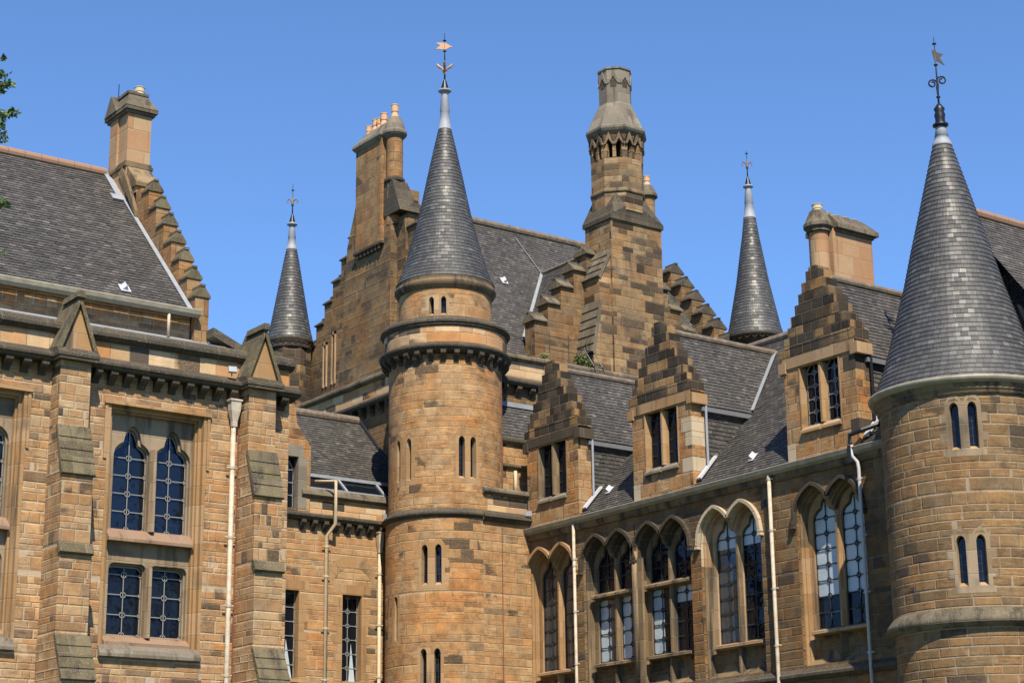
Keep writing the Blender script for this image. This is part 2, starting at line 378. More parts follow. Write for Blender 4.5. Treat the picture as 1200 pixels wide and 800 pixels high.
    def seg(s, S, a, b, w, d0, d1=None, mi=0):
        (ua, za), (ub, zb) = a, b; l = math.hypot(ub-ua, zb-za)
        if l < 1e-6: return
        nx, nz = -(zb-za)/l*w/2, (ub-ua)/l*w/2; d1 = d0+.012 if d1 is None else d1
        A = [(ua+nx, za+nz), (ua-nx, za-nz), (ub-nx, zb-nz), (ub+nx, zb+nz)]
        s.poly([S(u, z, d0) for u, z in A], mi=mi)
        for i in range(4):
            j = (i+1) % 4; s.poly([S(*A[i], d0), S(*A[j], d0), S(*A[j], d1), S(*A[i], d1)], mi=mi)
    def sheet(s, S, u0, u1, z0, z1, holes=(), du=9e9, d=0., mi=0):
        us = {u0, u1}; zs = {z0, z1}
        for h in holes:
            for q in h[:2]:
                if u0 < q < u1: us.add(q)
            for q in h[2:4]:
                if z0 < q < z1: zs.add(q)
        us = sorted(us); zs = sorted(zs); uu = []
        for a, b in zip(us, us[1:]):
            n = max(1, int(math.ceil((b-a)/du))); uu += [a+(b-a)*i/n for i in range(n)]
        uu.append(us[-1])
        for a, b in zip(uu, uu[1:]):
            for c, e in zip(zs, zs[1:]):
                mu, mz = (a+b)/2, (c+e)/2
                if any(h[0] < mu < h[1] and h[2] < mz < h[3] for h in holes): continue
                s.sq(S, [(a, c, d), (b, c, d), (b, e, d), (a, e, d)], mi)
    def plate(s, S, u0, u1, z0, z1, lights, d, dep, mi=0, nseg=14, bot=True, top=True):
        """plate with arched openings; lights: (ua,ub,zb,fn) fn(u)->top z; reveals to d+dep"""
        us = {u0, u1}
        for (a, b, zb, fn) in lights:
            for i in range(nseg+1): us.add(round(a+(b-a)*i/nseg, 5))
        us = sorted(x for x in us if u0-1e-6 <= x <= u1+1e-6)
        for a, b in zip(us, us[1:]):
            if b-a < 1e-5: continue
            m = (a+b)/2; cur = [(z0, z0)]
            ls = sorted([l for l in lights if l[0] < m < l[1]], key=lambda l: l[2])
            for (la, lb, zb, fn) in ls:
                if zb > cur[0][0]+1e-5: s.sq(S, [(a, cur[0][0], d), (b, cur[0][1], d), (b, zb, d), (a, zb, d)], mi)
                ta, tb = fn(a), fn(b)
                if top: s.sq(S, [(a, ta, d), (b, tb, d), (b, tb, d+dep), (a, ta, d+dep)], mi)
                if bot: s.sq(S, [(a, zb, d+dep), (b, zb, d+dep), (b, zb, d), (a, zb, d)], mi)
                cur = [(ta, tb)]
            if min(cur[0]) < z1-1e-5: s.sq(S, [(a, cur[0][0], d), (b, cur[0][1], d), (b, z1, d), (a, z1, d)], mi)
        for (a, b, zb, fn) in lights:
            s.sq(S, [(a, zb, d), (a, fn(a), d), (a, fn(a), d+dep), (a, zb, d+dep)], mi)
            s.sq(S, [(b, zb, d+dep), (b, fn(b), d+dep), (b, fn(b), d), (b, zb, d)], mi)
    def build(s, name, mat, parent=None, smooth=False):
        o_ = V((0, 0, 0)); r = parent
        while r is not None: o_ = o_+r.location; r = r.parent
        me = bpy.data.meshes.new(name)
        vm = {}; idx = []; vv = []
        for p in s.v:
            k = (round(p.x, 4), round(p.y, 4), round(p.z, 4))
            if smooth:
                if k not in vm: vm[k] = len(vv); vv.append(p-o_)
                idx.append(vm[k])
            else: idx.append(len(vv)); vv.append(p-o_)
        ff = [[idx[i] for i in f] for f in s.f]; keep = [i for i, f in enumerate(ff) if len(set(f)) == len(f)]
        uvs = []
        for i in keep: uvs += [s.uv[j] for j in s.f[i]]
        me.from_pydata(vv, [], [ff[i] for i in keep])
        ul = me.uv_layers.new(name='UVMap')
        fl = [c for uv in uvs for c in uv]; ul.data.foreach_set('uv', fl)
        mats = mat if isinstance(mat, (list, tuple)) else [mat]
        for m in mats: me.materials.append(M[m])
        if len(mats) > 1: me.polygons.foreach_set('material_index', [s.mi[i] for i in keep])
        if smooth: me.polygons.foreach_set('use_smooth', [True]*len(keep))
        o = bpy.data.objects.new(name, me); col.objects.link(o)
        if parent is not None: o.parent = parent
        return o

def flat(o, t, n):
    o, t, n = V(o), V(t), V(n)
    return lambda u, z, d=0.: o+t*u+Z*z-n*d
def faceY(y): return flat((0, y, 0), (1, 0, 0), (0, -1, 0))      # faces -y, u = x
def faceX(x): return flat((x, 0, 0), (0, -1, 0), (-1, 0, 0))     # faces -x, u = -y
def cyl(cx, cy, r):
    def f(u, z, d=0.):
        a = u/r; return V((cx+(r-d)*math.cos(a), cy+(r-d)*math.sin(a), z))
    return f
def thing(name, label, cat, loc, group=None):
    o = bpy.data.objects.new(name, None); col.objects.link(o); o.location = loc
    o['label'] = label; o['category'] = cat
    if group: o['group'] = group
    return o
def struct(o): o['kind'] = 'structure'; return o

def arch(c, hw, zs, r=None):
    r = r or hw*1.35
    def f(u):
        t = abs(u-c); x = r*r-(t+r-hw)**2
        return zs+(math.sqrt(x) if x > 0 and t <= hw+1e-6 else 0)
    return f
def cusped(c, hw, zs, lobe=.17, lh=.36):
    """wide shoulder arch with a narrow pointed lobe on top"""
    sh = hw*.78
    def f(u):
        t = abs(u-c)
        base = zs+sh*math.sqrt(max(0, 1-(t/hw)**2))
        if t < lobe: base = max(base, zs+sh*.80+lh*math.sqrt(max(0, 1-(t/lobe)**1.7)))
        return base
    return f
def shoulder(c, hw, zt):
    def f(u):
        t = hw-abs(u-c); r = .13
        return zt if t > r else zt-r+math.sqrt(max(0, r*r-(r-t)**2))
    return f

def leading(mb, S, c, hw, zb, zs, fn, d, cell=.38, w=.02, rings=True):
    mb.seg(S, (c, zb), (c, fn(c)-.02), w, d)
    n = max(1, round((zs-zb)/cell)); zz = [zb+(zs-zb)*i/n for i in range(0, n+1)]
    for z in zz:
        for sx in (-1, 1):
            e = c+sx*hw; k = .055
            mb.seg(S, (c+sx*k, z), (e-sx*k, z), w, d)
            mb.seg(S, (e-sx*k, z), (e, z+k), w, d); mb.seg(S, (e-sx*k, z), (e, z-k), w, d)
        q = [(c+.06*math.cos(a*math.pi/4), z+.06*math.sin(a*math.pi/4)) for a in range(9)]
        for a, b in zip(q, q[1:]): mb.seg(S, a, b, w, d)
    for sx in (-1, 1): mb.seg(S, (c+sx*(hw-.01), zb), (c+sx*(hw-.01), zs), w, d)
    pts = [(c-hw+2*hw*i/16, fn(c-hw+2*hw*i/16)-.02) for i in range(17)]
    for a, b in zip(pts, pts[1:]): mb.seg(S, a, b, w*1.6, d)

def pane(mb, S, a, b, zb, zt, d, mi=0, tilt=True):
    """small sheets, each a touch out of true like old leaded glass"""
    cu = 2; n = max(1, round((zt-zb)/.38))
    for i in range(cu):
        for j in range(n):
            u0, u1 = a+(b-a)*i/cu, a+(b-a)*(i+1)/cu; z0, z1 = zb+(zt-zb)*j/n, zb+(zt-zb)*(j+1)/n
            e = [random.uniform(-.006, .006) for _ in range(2)]
            mb.sq(S, [(u0, z0, d+e[0]), (u1, z0, d+e[1]), (u1, z1, d-e[0]), (u0, z1, d-e[1])], mi)

def slope(mb, O, t, s, poly, course=.13, lap=.016, wd=.17):
    """single lapped slates on the plane through O with axes t (along eave) and s (up slope); poly in (u,v), convex"""
    O, t, s = V(O), V(t).normalized(), V(s).normalized(); n = t.cross(s)
    if n.z < -1e-4 or (abs(n.z) <= 1e-4 and n.dot(CAM-O) < 0): n = -n
    def clip(P, ax, v0, above):
        out = []
        for i in range(len(P)):
            a, b = P[i], P[(i+1) % len(P)]
            ina = (a[ax] >= v0-1e-9) if above else (a[ax] <= v0+1e-9)
            inb = (b[ax] >= v0-1e-9) if above else (b[ax] <= v0+1e-9)
            if ina: out.append(a)
            if ina != inb:
                k = (v0-a[ax])/(b[ax]-a[ax]); out.append((a[0]+(b[0]-a[0])*k, a[1]+(b[1]-a[1])*k))
        return out
    vmin = min(p[1] for p in poly); vmax = max(p[1] for p in poly)
    i0 = int(math.floor(vmin/course+1e-6)); i1 = int(math.ceil(vmax/course-1e-6)); uo = math.floor(O.dot(t)/wd)*wd
    for i in range(i0, i1):
        q = clip(clip(poly, 1, i*course, True), 1, (i+1)*course, False)
        if len(q) < 3: continue
        sh = (i % 2)*.5*wd+random.uniform(-.02, .02)
        umin = min(p[0] for p in q); umax = max(p[0] for p in q)
        j0 = int(math.floor((umin-sh)/wd)); j1 = int(math.ceil((umax-sh)/wd))
        for j in range(j0, j1):
            c = clip(clip(q, 0, sh+j*wd, True), 0, sh+(j+1)*wd, False) if (sh+j*wd < umin+1e-6 or sh+(j+1)*wd > umax-1e-6 or len(q) != 4 or len(poly) != 4 or abs(poly[0][0]-poly[3][0]) > 1e-6 or abs(poly[1][0]-poly[2][0]) > 1e-6) else [(sh+j*wd, i*course), (sh+(j+1)*wd, i*course), (sh+(j+1)*wd, (i+1)*course), (sh+j*wd, (i+1)*course)]
            if len(c) < 3: continue
            l0 = lap+random.uniform(-.004, .005); tw = random.uniform(-.004, .004); dr = -random.uniform(0, .010) if random.random() > .012 else -random.uniform(.02, .05)
            def pt(p, low):
                f = p[1]/course-i; fu = (p[0]-sh)/wd-j
                return O+t*p[0]+s*(p[1]+(dr*(1-f)))+n*(l0*(1-f)+tw*(fu-.5))
            mb.poly([pt(p, 0) for p in c], [(p[0]-sh+uo, p[1]) for p in c])
            bt = [p for p in c if abs(p[1]-i*course) < 1e-6]
            if len(bt) >= 2:
                a = min(bt, key=lambda p: p[0]); b = max(bt, key=lambda p: p[0])
                if b[0]-a[0] > 1e-3:
                    mb.poly([O+t*a[0]+s*(a[1]+dr)-n*.012, O+t*b[0]+s*(b[1]+dr)-n*.012, pt(b, 1), pt(a, 1)], [(a[0]-sh+uo, a[1]+.001), (b[0]-sh+uo, b[1]+.001), (b[0]-sh+uo, b[1]+.003), (a[0]-sh+uo, a[1]+.003)])

def cone(mb, cx, cy, prof, course=.115, wd=.155, lap=.014, n=64):
    """bell-cast cone of single slates from (r,z) knots bottom to top"""
    def rad(z):
        for (r0, z0), (r1, z1) in zip(prof, prof[1:]):
            if z <= z1: return r0+(r1-r0)*(z-z0)/(z1-z0)
        return prof[-1][0]
    z = prof[0][1]; row = 0; ph = 0.
    while z < prof[-1][1]-1e-4:
        r0 = rad(z); z1 = min(z+course*.97, prof[-1][1]); r1 = rad(z1)
        cnt = max(10, round(2*math.pi*r0/wd)); ph = random.random(); wob = random.uniform(-.003, .003)
        for j in range(cnt):
            a, b = 2*math.pi*(j+ph)/cnt, 2*math.pi*(j+1+ph)/cnt
            l0 = lap+random.uniform(-.004, .006); zd = z+wob-(random.uniform(0, .010) if random.random() > .01 else random.uniform(.02, .04))
            tw = random.uniform(-.003, .003); ra, rb_ = r0+l0+tw, r0+l0-tw
            ca, sa, cb, sb = math.cos(a), math.sin(a), math.cos(b), math.sin(b)
            ua, ub = j*wd, (j+1)*wd; v0, v1 = row*course+.0005, (row+1)*course-.0005
            mb.poly([(cx+ra*ca, cy+ra*sa, zd), (cx+rb_*cb, cy+rb_*sb, zd), (cx+r1*cb, cy+r1*sb, z1), (cx+r1*ca, cy+r1*sa, z1)], [(ua, v0), (ub, v0), (ub, v1), (ua, v1)])
            rb = r0-.012
            mb.poly([(cx+rb*ca, cy+rb*sa, zd), (cx+rb*cb, cy+rb*sb, zd), (cx+rb_*cb, cy+rb_*sb, zd), (cx+ra*ca, cy+ra*sa, zd)], [(ua, v0), (ub, v0), (ub, v0+.002), (ua, v0+.002)])
        z = z1; row += 1

def cone(mb, cx, cy, prof, course=.115, wd=.155, lap=.014, n=64):
    """bell-cast slate cone from (r,z) knots bottom to top"""
    def rad(z):
        for (r0, z0), (r1, z1) in zip(prof, prof[1:]):
            if z <= z1: return r0+(r1-r0)*(z-z0)/(z1-z0)
        return prof[-1][0]
    z = prof[0][1]; row = 0
    while z < prof[-1][1]-1e-4:
        r0 = rad(z); z1 = min(z+course*.97, prof[-1][1]); r1 = rad(z1)
        cnt = max(6, round(2*math.pi*r0/wd)); ra = r0+lap; nn = n
        for j in range(nn):
            a, b = 2*math.pi*j/nn, 2*math.pi*(j+1)/nn
            ua, ub = j/nn*cnt*wd, (j+1)/nn*cnt*wd; v0, v1 = row*course+.0005, (row+1)*course-.0005
            ca, sa, cb, sb = math.cos(a), math.sin(a), math.cos(b), math.sin(b)
            mb.poly([(cx+ra*ca, cy+ra*sa, z), (cx+ra*cb, cy+ra*sb, z), (cx+r1*cb, cy+r1*sb, z1), (cx+r1*ca, cy+r1*sa, z1)], [(ua, v0), (ub, v0), (ub, v1), (ua, v1)])
            rb = r0-.01
            mb.poly([(cx+rb*ca, cy+rb*sa, z), (cx+rb*cb, cy+rb*sb, z), (cx+ra*cb, cy+ra*sb, z), (cx+ra*ca, cy+ra*sa, z)], [(ua, v0), (ub, v0), (ub, v0+.002), (ua, v0+.002)])
        z = z1; row += 1

def cap_step(parent, O, t, n, ln, th, h, mat='moss'):
    """saddle-back coping on a crow step: O centre of base, t along the wall, n across"""
    O, t, n = V(O), V(t), V(n); mb = MB()
    hl, hw = ln/2, th/2+.09
    a = [O-t*hl-n*hw, O-t*hl+n*hw, O-t*hl+n*hw+Z*.05, O-t*hl+n*.04+Z*h, O-t*hl-n*.04+Z*h, O-t*hl-n*hw+Z*.05]
    mb.extr(a, t*ln)
    b = [O-t*(hl+.02)-n*.055+Z*(h-.005), O-t*(hl+.02)+n*.055+Z*(h-.005), O-t*(hl+.02)+n*.055+Z*(h+.045), O-t*(hl+.02)-n*.055+Z*(h+.045)]
    mb.extr(b, t*(ln+.04))
    return mb.build('crow_step', mat, parent)

def corbels(parent, S, u0, u1, n, z, proj=.24, h=.28, w=.16, mat='dress_k'):  # default stone is blackened, and darkened further for shade under the string course
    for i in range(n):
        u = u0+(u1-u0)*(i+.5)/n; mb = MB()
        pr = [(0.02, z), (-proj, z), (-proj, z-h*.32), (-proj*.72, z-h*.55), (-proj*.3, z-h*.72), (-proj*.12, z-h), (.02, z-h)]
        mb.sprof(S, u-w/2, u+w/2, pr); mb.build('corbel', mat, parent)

def pot(parent, x, y, z, r=.13, h=.45, mat='pot'):
    mb = MB(); mb.lathe(x, y, [(r*1.15, z-.1), (r*1.1, z+.06), (r*.9, z+h*.35), (r*.82, z+h*.45), (r*.98, z+h*.5), (r*.98, z+h*.92), (r*1.08, z+h*.94), (r*1.08, z+h), (r*.75, z+h), (r*.7, z+h*.7)], 20)
    return mb.build('chimney_pot', mat, parent)

def downpipe(parent, pts, r=.055, mat='pipe', brackets=(), hopper=None, n=V((0, -1, 0)), name='downpipe', t=V((1, 0, 0))):
    mb = MB(); mb.tube(pts, r, 12); p = mb.build(name, mat, parent, True)
    for z in brackets:
        q = None
        for a, b in zip(pts, pts[1:]):
            a, b = V(a), V(b)
            if min(a.z, b.z) <= z <= max(a.z, b.z) and abs(a.z-b.z) > 1e-6: q = a+(b-a)*((z-a.z)/(b.z-a.z))
        if q is None: continue
        mb = MB(); mb.lathe(q.x, q.y, [(r, z-.03), (r*1.25, z-.03), (r*1.25, z+.03), (r, z+.03)], 12)
        e = q-n*.02
        c1 = e-t*(r*2.5)-n*.0; c2 = e+t*(r*2.5)
        mb.tube([c1, c2], .02, 6); mb.build('pipe_bracket', mat, p)
    if hopper:
        x, y, z, wd, hh = hopper; mb = MB()
        def ring(k, zz): 
            a = n*k*.75; b = t*k
            c = V((x, y, zz)); return [c-b-a, c+b-a, c+b+a, c-b+a]
        lv = [(r*1.1, z-hh), (r*1.15, z-hh*.8), (wd*.5, z-hh*.42), (wd*.55, z-.05), (wd*.66, z-.04), (wd*.66, z)]
        rs = [ring(*l) for l in lv]
        for A, B in zip(rs, rs[1:]):
            for i in range(4): mb.poly([A[i], A[(i+1) % 4], B[(i+1) % 4], B[i]])
        mb.poly(rs[0]); mb.poly(rs[-1]); mb.build('rain_hopper', mat, p)
    return p

def at(px, py, **k):
    """point on the plane x=, y= or z= seen at a photo pixel (used once to read off real positions)"""
    d = Fw*FPX+Rt*(px-600)-Up*(py-400); a, v = list(k.items())[0]; i = 'xyz'.index(a)
    return CAM+d*((v-CAM[i])/d[i])

# ================================================================ SETTING
mb = MB(); mb.poly([(-1500, -1500, 0), (1500, -1500, 0), (1500, 1500, 0), (-1500, 1500, 0)])
k = NT('lawn'); pos = k.obj(); nn = k.noise(pos, .6, 5, .7)
k.t.links.new(k.ramp(nn, [(.3, (.035, .06, .018)), (.7, (.07, .10, .03))]), k.b.inputs['Base Color']); k.b.inputs['Roughness'].default_value = .95
M['lawn'] = k.m
struct(mb.build('ground', 'lawn'))
mb = MB(); mb.box(6, 46, 33.2, 34.6, -.1, .06); mb.box(29.2, 30.8, 20, 33.2, -.1, .058)
M['flag'] = simple('flagstone', (.25, .22, .18), .9, 0, .2, .4, 2)
struct(mb.build('path', 'flag'))

# ================================================================ LEFT HALL
H = thing('hall_building', 'long buff sandstone hall at the left with buttresses, tall leaded windows and a slate roof', 'building', (14, 36, 0))
YF = 36.; S = faceY(YF)
XA, XB = 8., 20.3
wins = [(12.02, 14.18), (16.08, 18.22)]
mb = MB(); mb.sheet(S, XA, XB, 0, 12.05, [(a, b, 6.35, 11.35) for a, b in wins])
mb.poly([(XB, 36, 0), (XB, 41, 0), (XB, 41, 12.2), (XB, 36, 12.2)]); mb.box(XA, 18.4, 37.2, 37.5, 12.0, 13.98)
mb.build('wall', 'hall', H)
mb = MB(); mb.box(XA, XB, 36.04, 36.42, 12.05, 12.7); mb.box(XB-.38, XB, 36.42, 39, 12.05, 12.7)
mb.build('parapet', 'par', H)
mb = MB(); mb.sprof(S, XA, XB+.12, [(.1, 12.02), (-.24, 12.02), (-.32, 12.10), (-.32, 12.15), (-.04, 12.32), (.1, 12.32)], .8)
mb.box(XB-.1, XB+.2, 36.1, 38.5, 12.03, 12.3)
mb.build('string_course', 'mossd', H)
mb = MB(); mb.sprof(S, XA, XB+.08, [(.5, 12.69), (-.03, 12.69), (-.11, 12.77), (-.11, 12.84), (.0, 12.98), (.22, 13.05), (.5, 12.98)], .8)
mb.build('coping', 'mossd', H)
mb = MB(); mb.box(XB-.1, XB+.12, 36.1, 37.6, 12.7, 12.98); mb.box(XB-.12, XB+.08, 36.3, 37.2, 12.98, 13.10); mb.box(XB-.16, XB+.04, 36.4, 37.0, 13.1, 13.22)
mb.build('coping', 'moss', H)
mb = MB(); mb.poly([(XA, 36.46, 13.08), (18.9, 36.46, 13.08), (18.9, 37.2, 13.40), (XA, 37.2, 13.40)]); mb.box(XA, 18.9, 36.40, 36.47, 12.9, 13.12)
mb.build('lead_gutter', 'lead', H)
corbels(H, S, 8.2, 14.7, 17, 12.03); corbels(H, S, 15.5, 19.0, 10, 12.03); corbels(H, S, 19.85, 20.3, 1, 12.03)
# buttresses
for bi, xc in enumerate((15.08, 19.40)):
    x0, x1 = xc-.33, xc+.33
    mb = MB()
    mb.box(x0, x1, 35.58, 36.02, 10.7, 12.05)
    mb.box(x0, x1, 35.22, 36.02, 6.4, 9.6); mb.box(x0-.004, x1+.004, 35.14, 36.015, 6.4, 8.02)
    mb.extr([(x0, 35.22, 9.6), (x0, 36.02, 9.6), (x0, 36.02, 10.7), (x0, 35.58, 10.7)], (x1-x0, 0, 0))
    mb.box(x0-.02, x1+.02, 34.72, 36.02, 0, 5.5)
    mb.extr([(x0-.02, 34.72, 5.5), (x0-.02, 36.02, 5.5), (x0-.02, 36.02, 6.4), (x0-.02, 35.14, 6.4)], (x1-x0+.04, 0, 0))
    b = mb.build('buttress', 'butt', H)
    # weathering slabs
    mb = MB()
    def slabs(ya, za, yb, zb, n, th=.05, ov=.03):
        for i in range(n):
            f0, f1 = i/n, (i+1)/n
            p0 = V((0, ya+(yb-ya)*f0, za+(zb-za)*f0)); p1 = V((0, ya+(yb-ya)*f1, za+(zb-za)*f1))
            nn_ = V((0, -(zb-za), (yb-ya))).normalized()
            if nn_.y > 0: nn_ = -nn_
            a = [p0+nn_*(th+.02), p1+nn_*th, p1-nn_*.02, p0-nn_*.02]
            mb.extr([V((x0-ov, q.y, q.z)) for q in a], (x1-x0+2*ov, 0, 0))
    for q_ in ((35.22, 9.6, 35.58, 10.66, 4), (35.12, 8.0, 35.22, 8.22, 1, .06), (34.72, 5.5, 35.14, 6.4, 4)):
        mb = MB(); slabs(*q_); mb.build('weathering', 'mossy', b)
    # gablet
    mb = MB(); g0, g1, gy = x0-.02, x1+.02, 35.6
    mb.extr([(g0, gy, 12.3), (g1, gy, 12.3), (xc, gy, 13.25)], (0, .6, 0)); mb.build('gablet', 'dress_o', b)
    mb = MB()
    for sx in (-1, 1):
        e = xc+sx*.44; 
        a = [V((e, gy-.09, 12.27)), V((e-sx*.09, gy-.09, 12.27)), V((xc, gy-.09, 13.26)), V((xc, gy-.09, 13.46))]
        mb.extr(a, (0, .95, 0))
    mb.extr([(xc-.1, gy-.14, 13.38), (xc+.1, gy-.14, 13.38), (xc+.06, gy-.14, 13.52), (xc-.06, gy-.14, 13.52)], (0, .8, 0))
    mb.build('gablet_coping', 'mossy', b)
    mb = MB(); mb.box(x0-.1, x1+.1, 35.44, 36.0, 12.03, 12.10); mb.extr([(x0-.12, 35.42, 12.10), (x0-.12, 36, 12.10), (x0-.12, 36, 12.33), (x0-.12, 35.55, 12.29), (x0-.12, 35.42, 12.18)], (x1-x0+.24, 0, 0))
    mb.build('gablet_base', 'mossd', b)

def hall_window(a, b, seen=True):
    c = (a+b)/2; W = thing_part('window', H)
    # moulded frame orders around the sunk panel
    mb = MB()
    for i, (ins, d0, d1) in enumerate(((0, -.014, .10), (.07, .10, .17), (.11, .17, .30))):
        A, B = a+ins, b-ins; T = 11.35-ins; Bz = 6.35
        mb.sbox(S, A-.07, A, Bz, T+.07, d0, d1+.02); mb.sbox(S, B, B+.07, Bz, T+.07, d0, d1+.02); mb.sbox(S, A-.0, B+.0, T, T+.07, d0, d1+.02)
    mb.sbox(S, a-.16, b+.16, 11.36, 11.42, -.07, .0); mb.sbox(S, a-.14, a-.08, 10.2, 11.36, -.035, 0); mb.sbox(S, b+.08, b+.14, 10.2, 11.36, -.035, 0)
    mb.build('frame', 'dress_o', W)
    A, B = a+.11, b-.11; d = .28
    cs = [c-.425, c+.505]; hw = .42
    up = [(q-hw, q+hw, 8.80, cusped(q, hw, 10.38, .2, .38)) for q in cs]
    lo_ = [(q-hw, q+hw, 6.62, shoulder(q, hw, 8.12)) for q in cs]
    mb = MB(); mb.plate(S, A-.02, B+.02, 6.35, 11.3, up+lo_, d, .16, nseg=32)
    up2 = [(q-hw+.03, q+hw-.03, 8.80, cusped(q, hw-.03, 10.36, .17, .36)) for q in cs]
    lo2 = [(q-hw+.03, q+hw-.03, 6.62, shoulder(q, hw-.03, 8.08)) for q in cs]
    mb.plate(S, A, B, 6.4, 11.2, up2+lo2, d+.09, .12, nseg=32)
    mb.build('tracery', 'dress_g', W)  # grey-brown stone, darkened so its colour holds the lintel's shade
    c += .04
    mb = MB(); mb.extr([S(c-.06, 6.6, d-.04), S(c-.035, 6.6, d-.13), S(c+.035, 6.6, d-.13), S(c+.06, 6.6, d-.04), S(c+.06, 6.6, d+.1), S(c-.06, 6.6, d+.1)], (0, 0, 1.45))
    mb.extr([S(c-.065, 8.8, d-.04), S(c-.035, 8.8, d-.14), S(c+.035, 8.8, d-.14), S(c+.065, 8.8, d-.04), S(c+.065, 8.8, d+.1), S(c-.065, 8.8, d+.1)], (0, 0, 1.75))
    mb.build('mullion', 'dress_g', W)
    mb = MB(); mb.sprof(S, A, B, [(d+.1, 8.84), (d-.02, 8.80), (d-.21, 8.60), (d-.21, 8.54), (d+.1, 8.54)])
    mb.build('sill', 'sill', W)
    mb = MB(); mb.sprof(S, A, B, [(d+.14, 6.66), (d-.03, 6.60), (d-.2, 6.47), (d-.2, 6.40), (d+.1, 6.38)]); mb.build('sill', 'sill', W)
    mb = MB(); mb.sprof(S, a-.06, b+.06, [(d, 6.42), (.0, 6.40), (-.11, 6.22), (-.11, 6.16), (.05, 6.12), (d, 6.12)]); mb.build('sill', 'grey', W)
    for q, (zb, zt, zs, fn) in [(q, s_) for q in cs for s_ in ((8.8, 11.12, 10.38, None), (6.62, 8.12, 7.9, None))]:
        upr = zb > 8; f = cusped(q, hw-.03, 10.36, .17, .36) if upr else shoulder(q, hw-.04, 8.08)
        mb = MB(); pane(mb, S, q-hw, q+hw, zb, zt, d+.2); mb.build('pane', 'glassb' if upr else 'glassd', W)
        mb = MB(); leading(mb, S, q, hw-.03, zb+.04, 10.36 if upr else 7.9, f, d+.165, .38, .019); mb.build('leading', 'came', W)
    return W
def thing_part(name, parent):
    """a part made of several pieces: an empty under its thing"""
    o = bpy.data.objects.new(name, None); col.objects.link(o); o.parent = parent; return o
for a, b in wins: hall_window(a, b)
# downpipe with hopper
downpipe(H, [(18.86, 35.86, 11.2), (18.86, 35.86, 0)], .052, 'pipew', (10.3, 8.8, 7.35, 5.9, 4.4, 2.9, 1.4), (18.86, 35.84, 11.8, .22, .6))
mb = MB(); mb.tube([(19.03, 35.95, 11.9), (19.03, 35.95, 0)], .014, 6); mb.build('lightning_conductor', 'wood', H)
# roof
GE = 18.44; ye, ze, yr, zr = 37.05, 13.98, 41.96, 18.80
sl = math.hypot(yr-ye, zr-ze); sv_ = V((0, yr-ye, zr-ze))
mb = MB(); slope(mb, (0, ye, ze), (1, 0, 0), sv_, [(XA, 0), (GE, 0), (GE, sl), (XA, sl)]); 
mb.poly([(XA, yr, zr), (GE, yr, zr), (GE, yr+4.9, ze), (XA, yr+4.9, ze)])
hr = mb.build('roof', 'slate', H)
mb = MB()
for i in range(24):
    x = XA+i*(GE-.15-XA)/24; mb.tube([(x, yr, zr+.02), (x+(GE-.15-XA)/24-.012, yr, zr+.02)], .13, 12)
mb.build('ridge_tiles', 'terra', hr)
mb = MB(); mb.sprof(faceY(37.0), XA, GE+.05, [(0, 13.86), (-.10, 13.84), (-.17, 13.90), (-.19, 13.99), (-.16, 14.02), (0, 14.02)], jit=0); mb.build('gutter', 'gutter', H)
mb = MB()
def vent(parent, O, t, s, w=.12, mat='white'):
    O, t, s = V(O), V(t).normalized(), V(s).normalized(); n = t.cross(s); n = n if n.z > 0 else -n
    mb = MB(); mb.extr([O-t*w+n*.03, O+t*w+n*.03, O+t*w+s*.28+n*.035, O-t*w+s*.28+n*.035], n*.012)
    mb.extr([O-t*w*.6+s*.06+n*.05, O+s*.06+n*.15, O+t*w*.6+s*.06+n*.05], s*.18); mb.build('roof_vent', mat, parent)
    mb = MB(); mb.poly([O-t*w*.42+s*.055+n*.052, O+s*.055+n*.13, O+t*w*.42+s*.055+n*.052]); 
vent(hr, V((16.9, ye, ze))+sv_.normalized()*.42, (1, 0, 0), sv_)
# east gable with crow steps and lead flashing
mb = MB(); gx0, gx1 = GE, GE+.34
n0 = 7; pts = []
for i in range(n0):
    y = 37.27+.44*i; z = 14.28+.555*i
    mb.box(gx0, gx1, y-.22, y+.22+.001*i, 12.2, z+.10)
mb.box(gx0, gx1, 37.27-.22+.44*n0, 46.5, 12.2, 17.9)
mb.build('gable', 'chimb', H)
for i in range(n0): cap_step(H, (gx0+.17, 37.27+.44*i-.04, 14.38+.555*i), (0, 1, 0), (1, 0, 0), .42, .22, .26, 'mossy')
mb = MB(); a0 = V((GE-.02, ye, ze)); nrm = V((0, -(zr-ze), yr-ye)).normalized()
u_ = sv_.normalized()
for (f0, f1) in ((0, .80), (.80, 1.0)):
    mb.extr([a0+u_*sl*f0+nrm*.03+V((-.12 if f0 < .8 else -.22, 0, 0)), a0+u_*sl*f0+nrm*.03, a0+u_*sl*f1+nrm*.03, a0+u_*sl*f1+nrm*.03+V((-.1 if f0 < .8 else -.2, 0, 0))], nrm*.02)
mb.extr([a0+u_*sl*.78+nrm*.03+V((-.38, 0, 0)), a0+u_*sl*.78+nrm*.03, a0+u_*sl*.82+nrm*.03, a0+u_*sl*.82+nrm*.03+V((-.38, 0, 0))], nrm*.03)
mb.build('lead_flashing', 'lead', H)
mb = MB(); mb.extr([(GE+.3, 36.7, 13.62), (GE+.3, 36.7, 13.42), (GE+1.75, 36.7, 12.85), (GE+1.75, 36.7, 13.02)], (0, .4, 0)); mb.build('skew_coping', 'moss', H)
downpipe(H, [(17.75, 36.92, 13.9), (17.75, 36.92, 13.3)], .035, 'pipe', ())
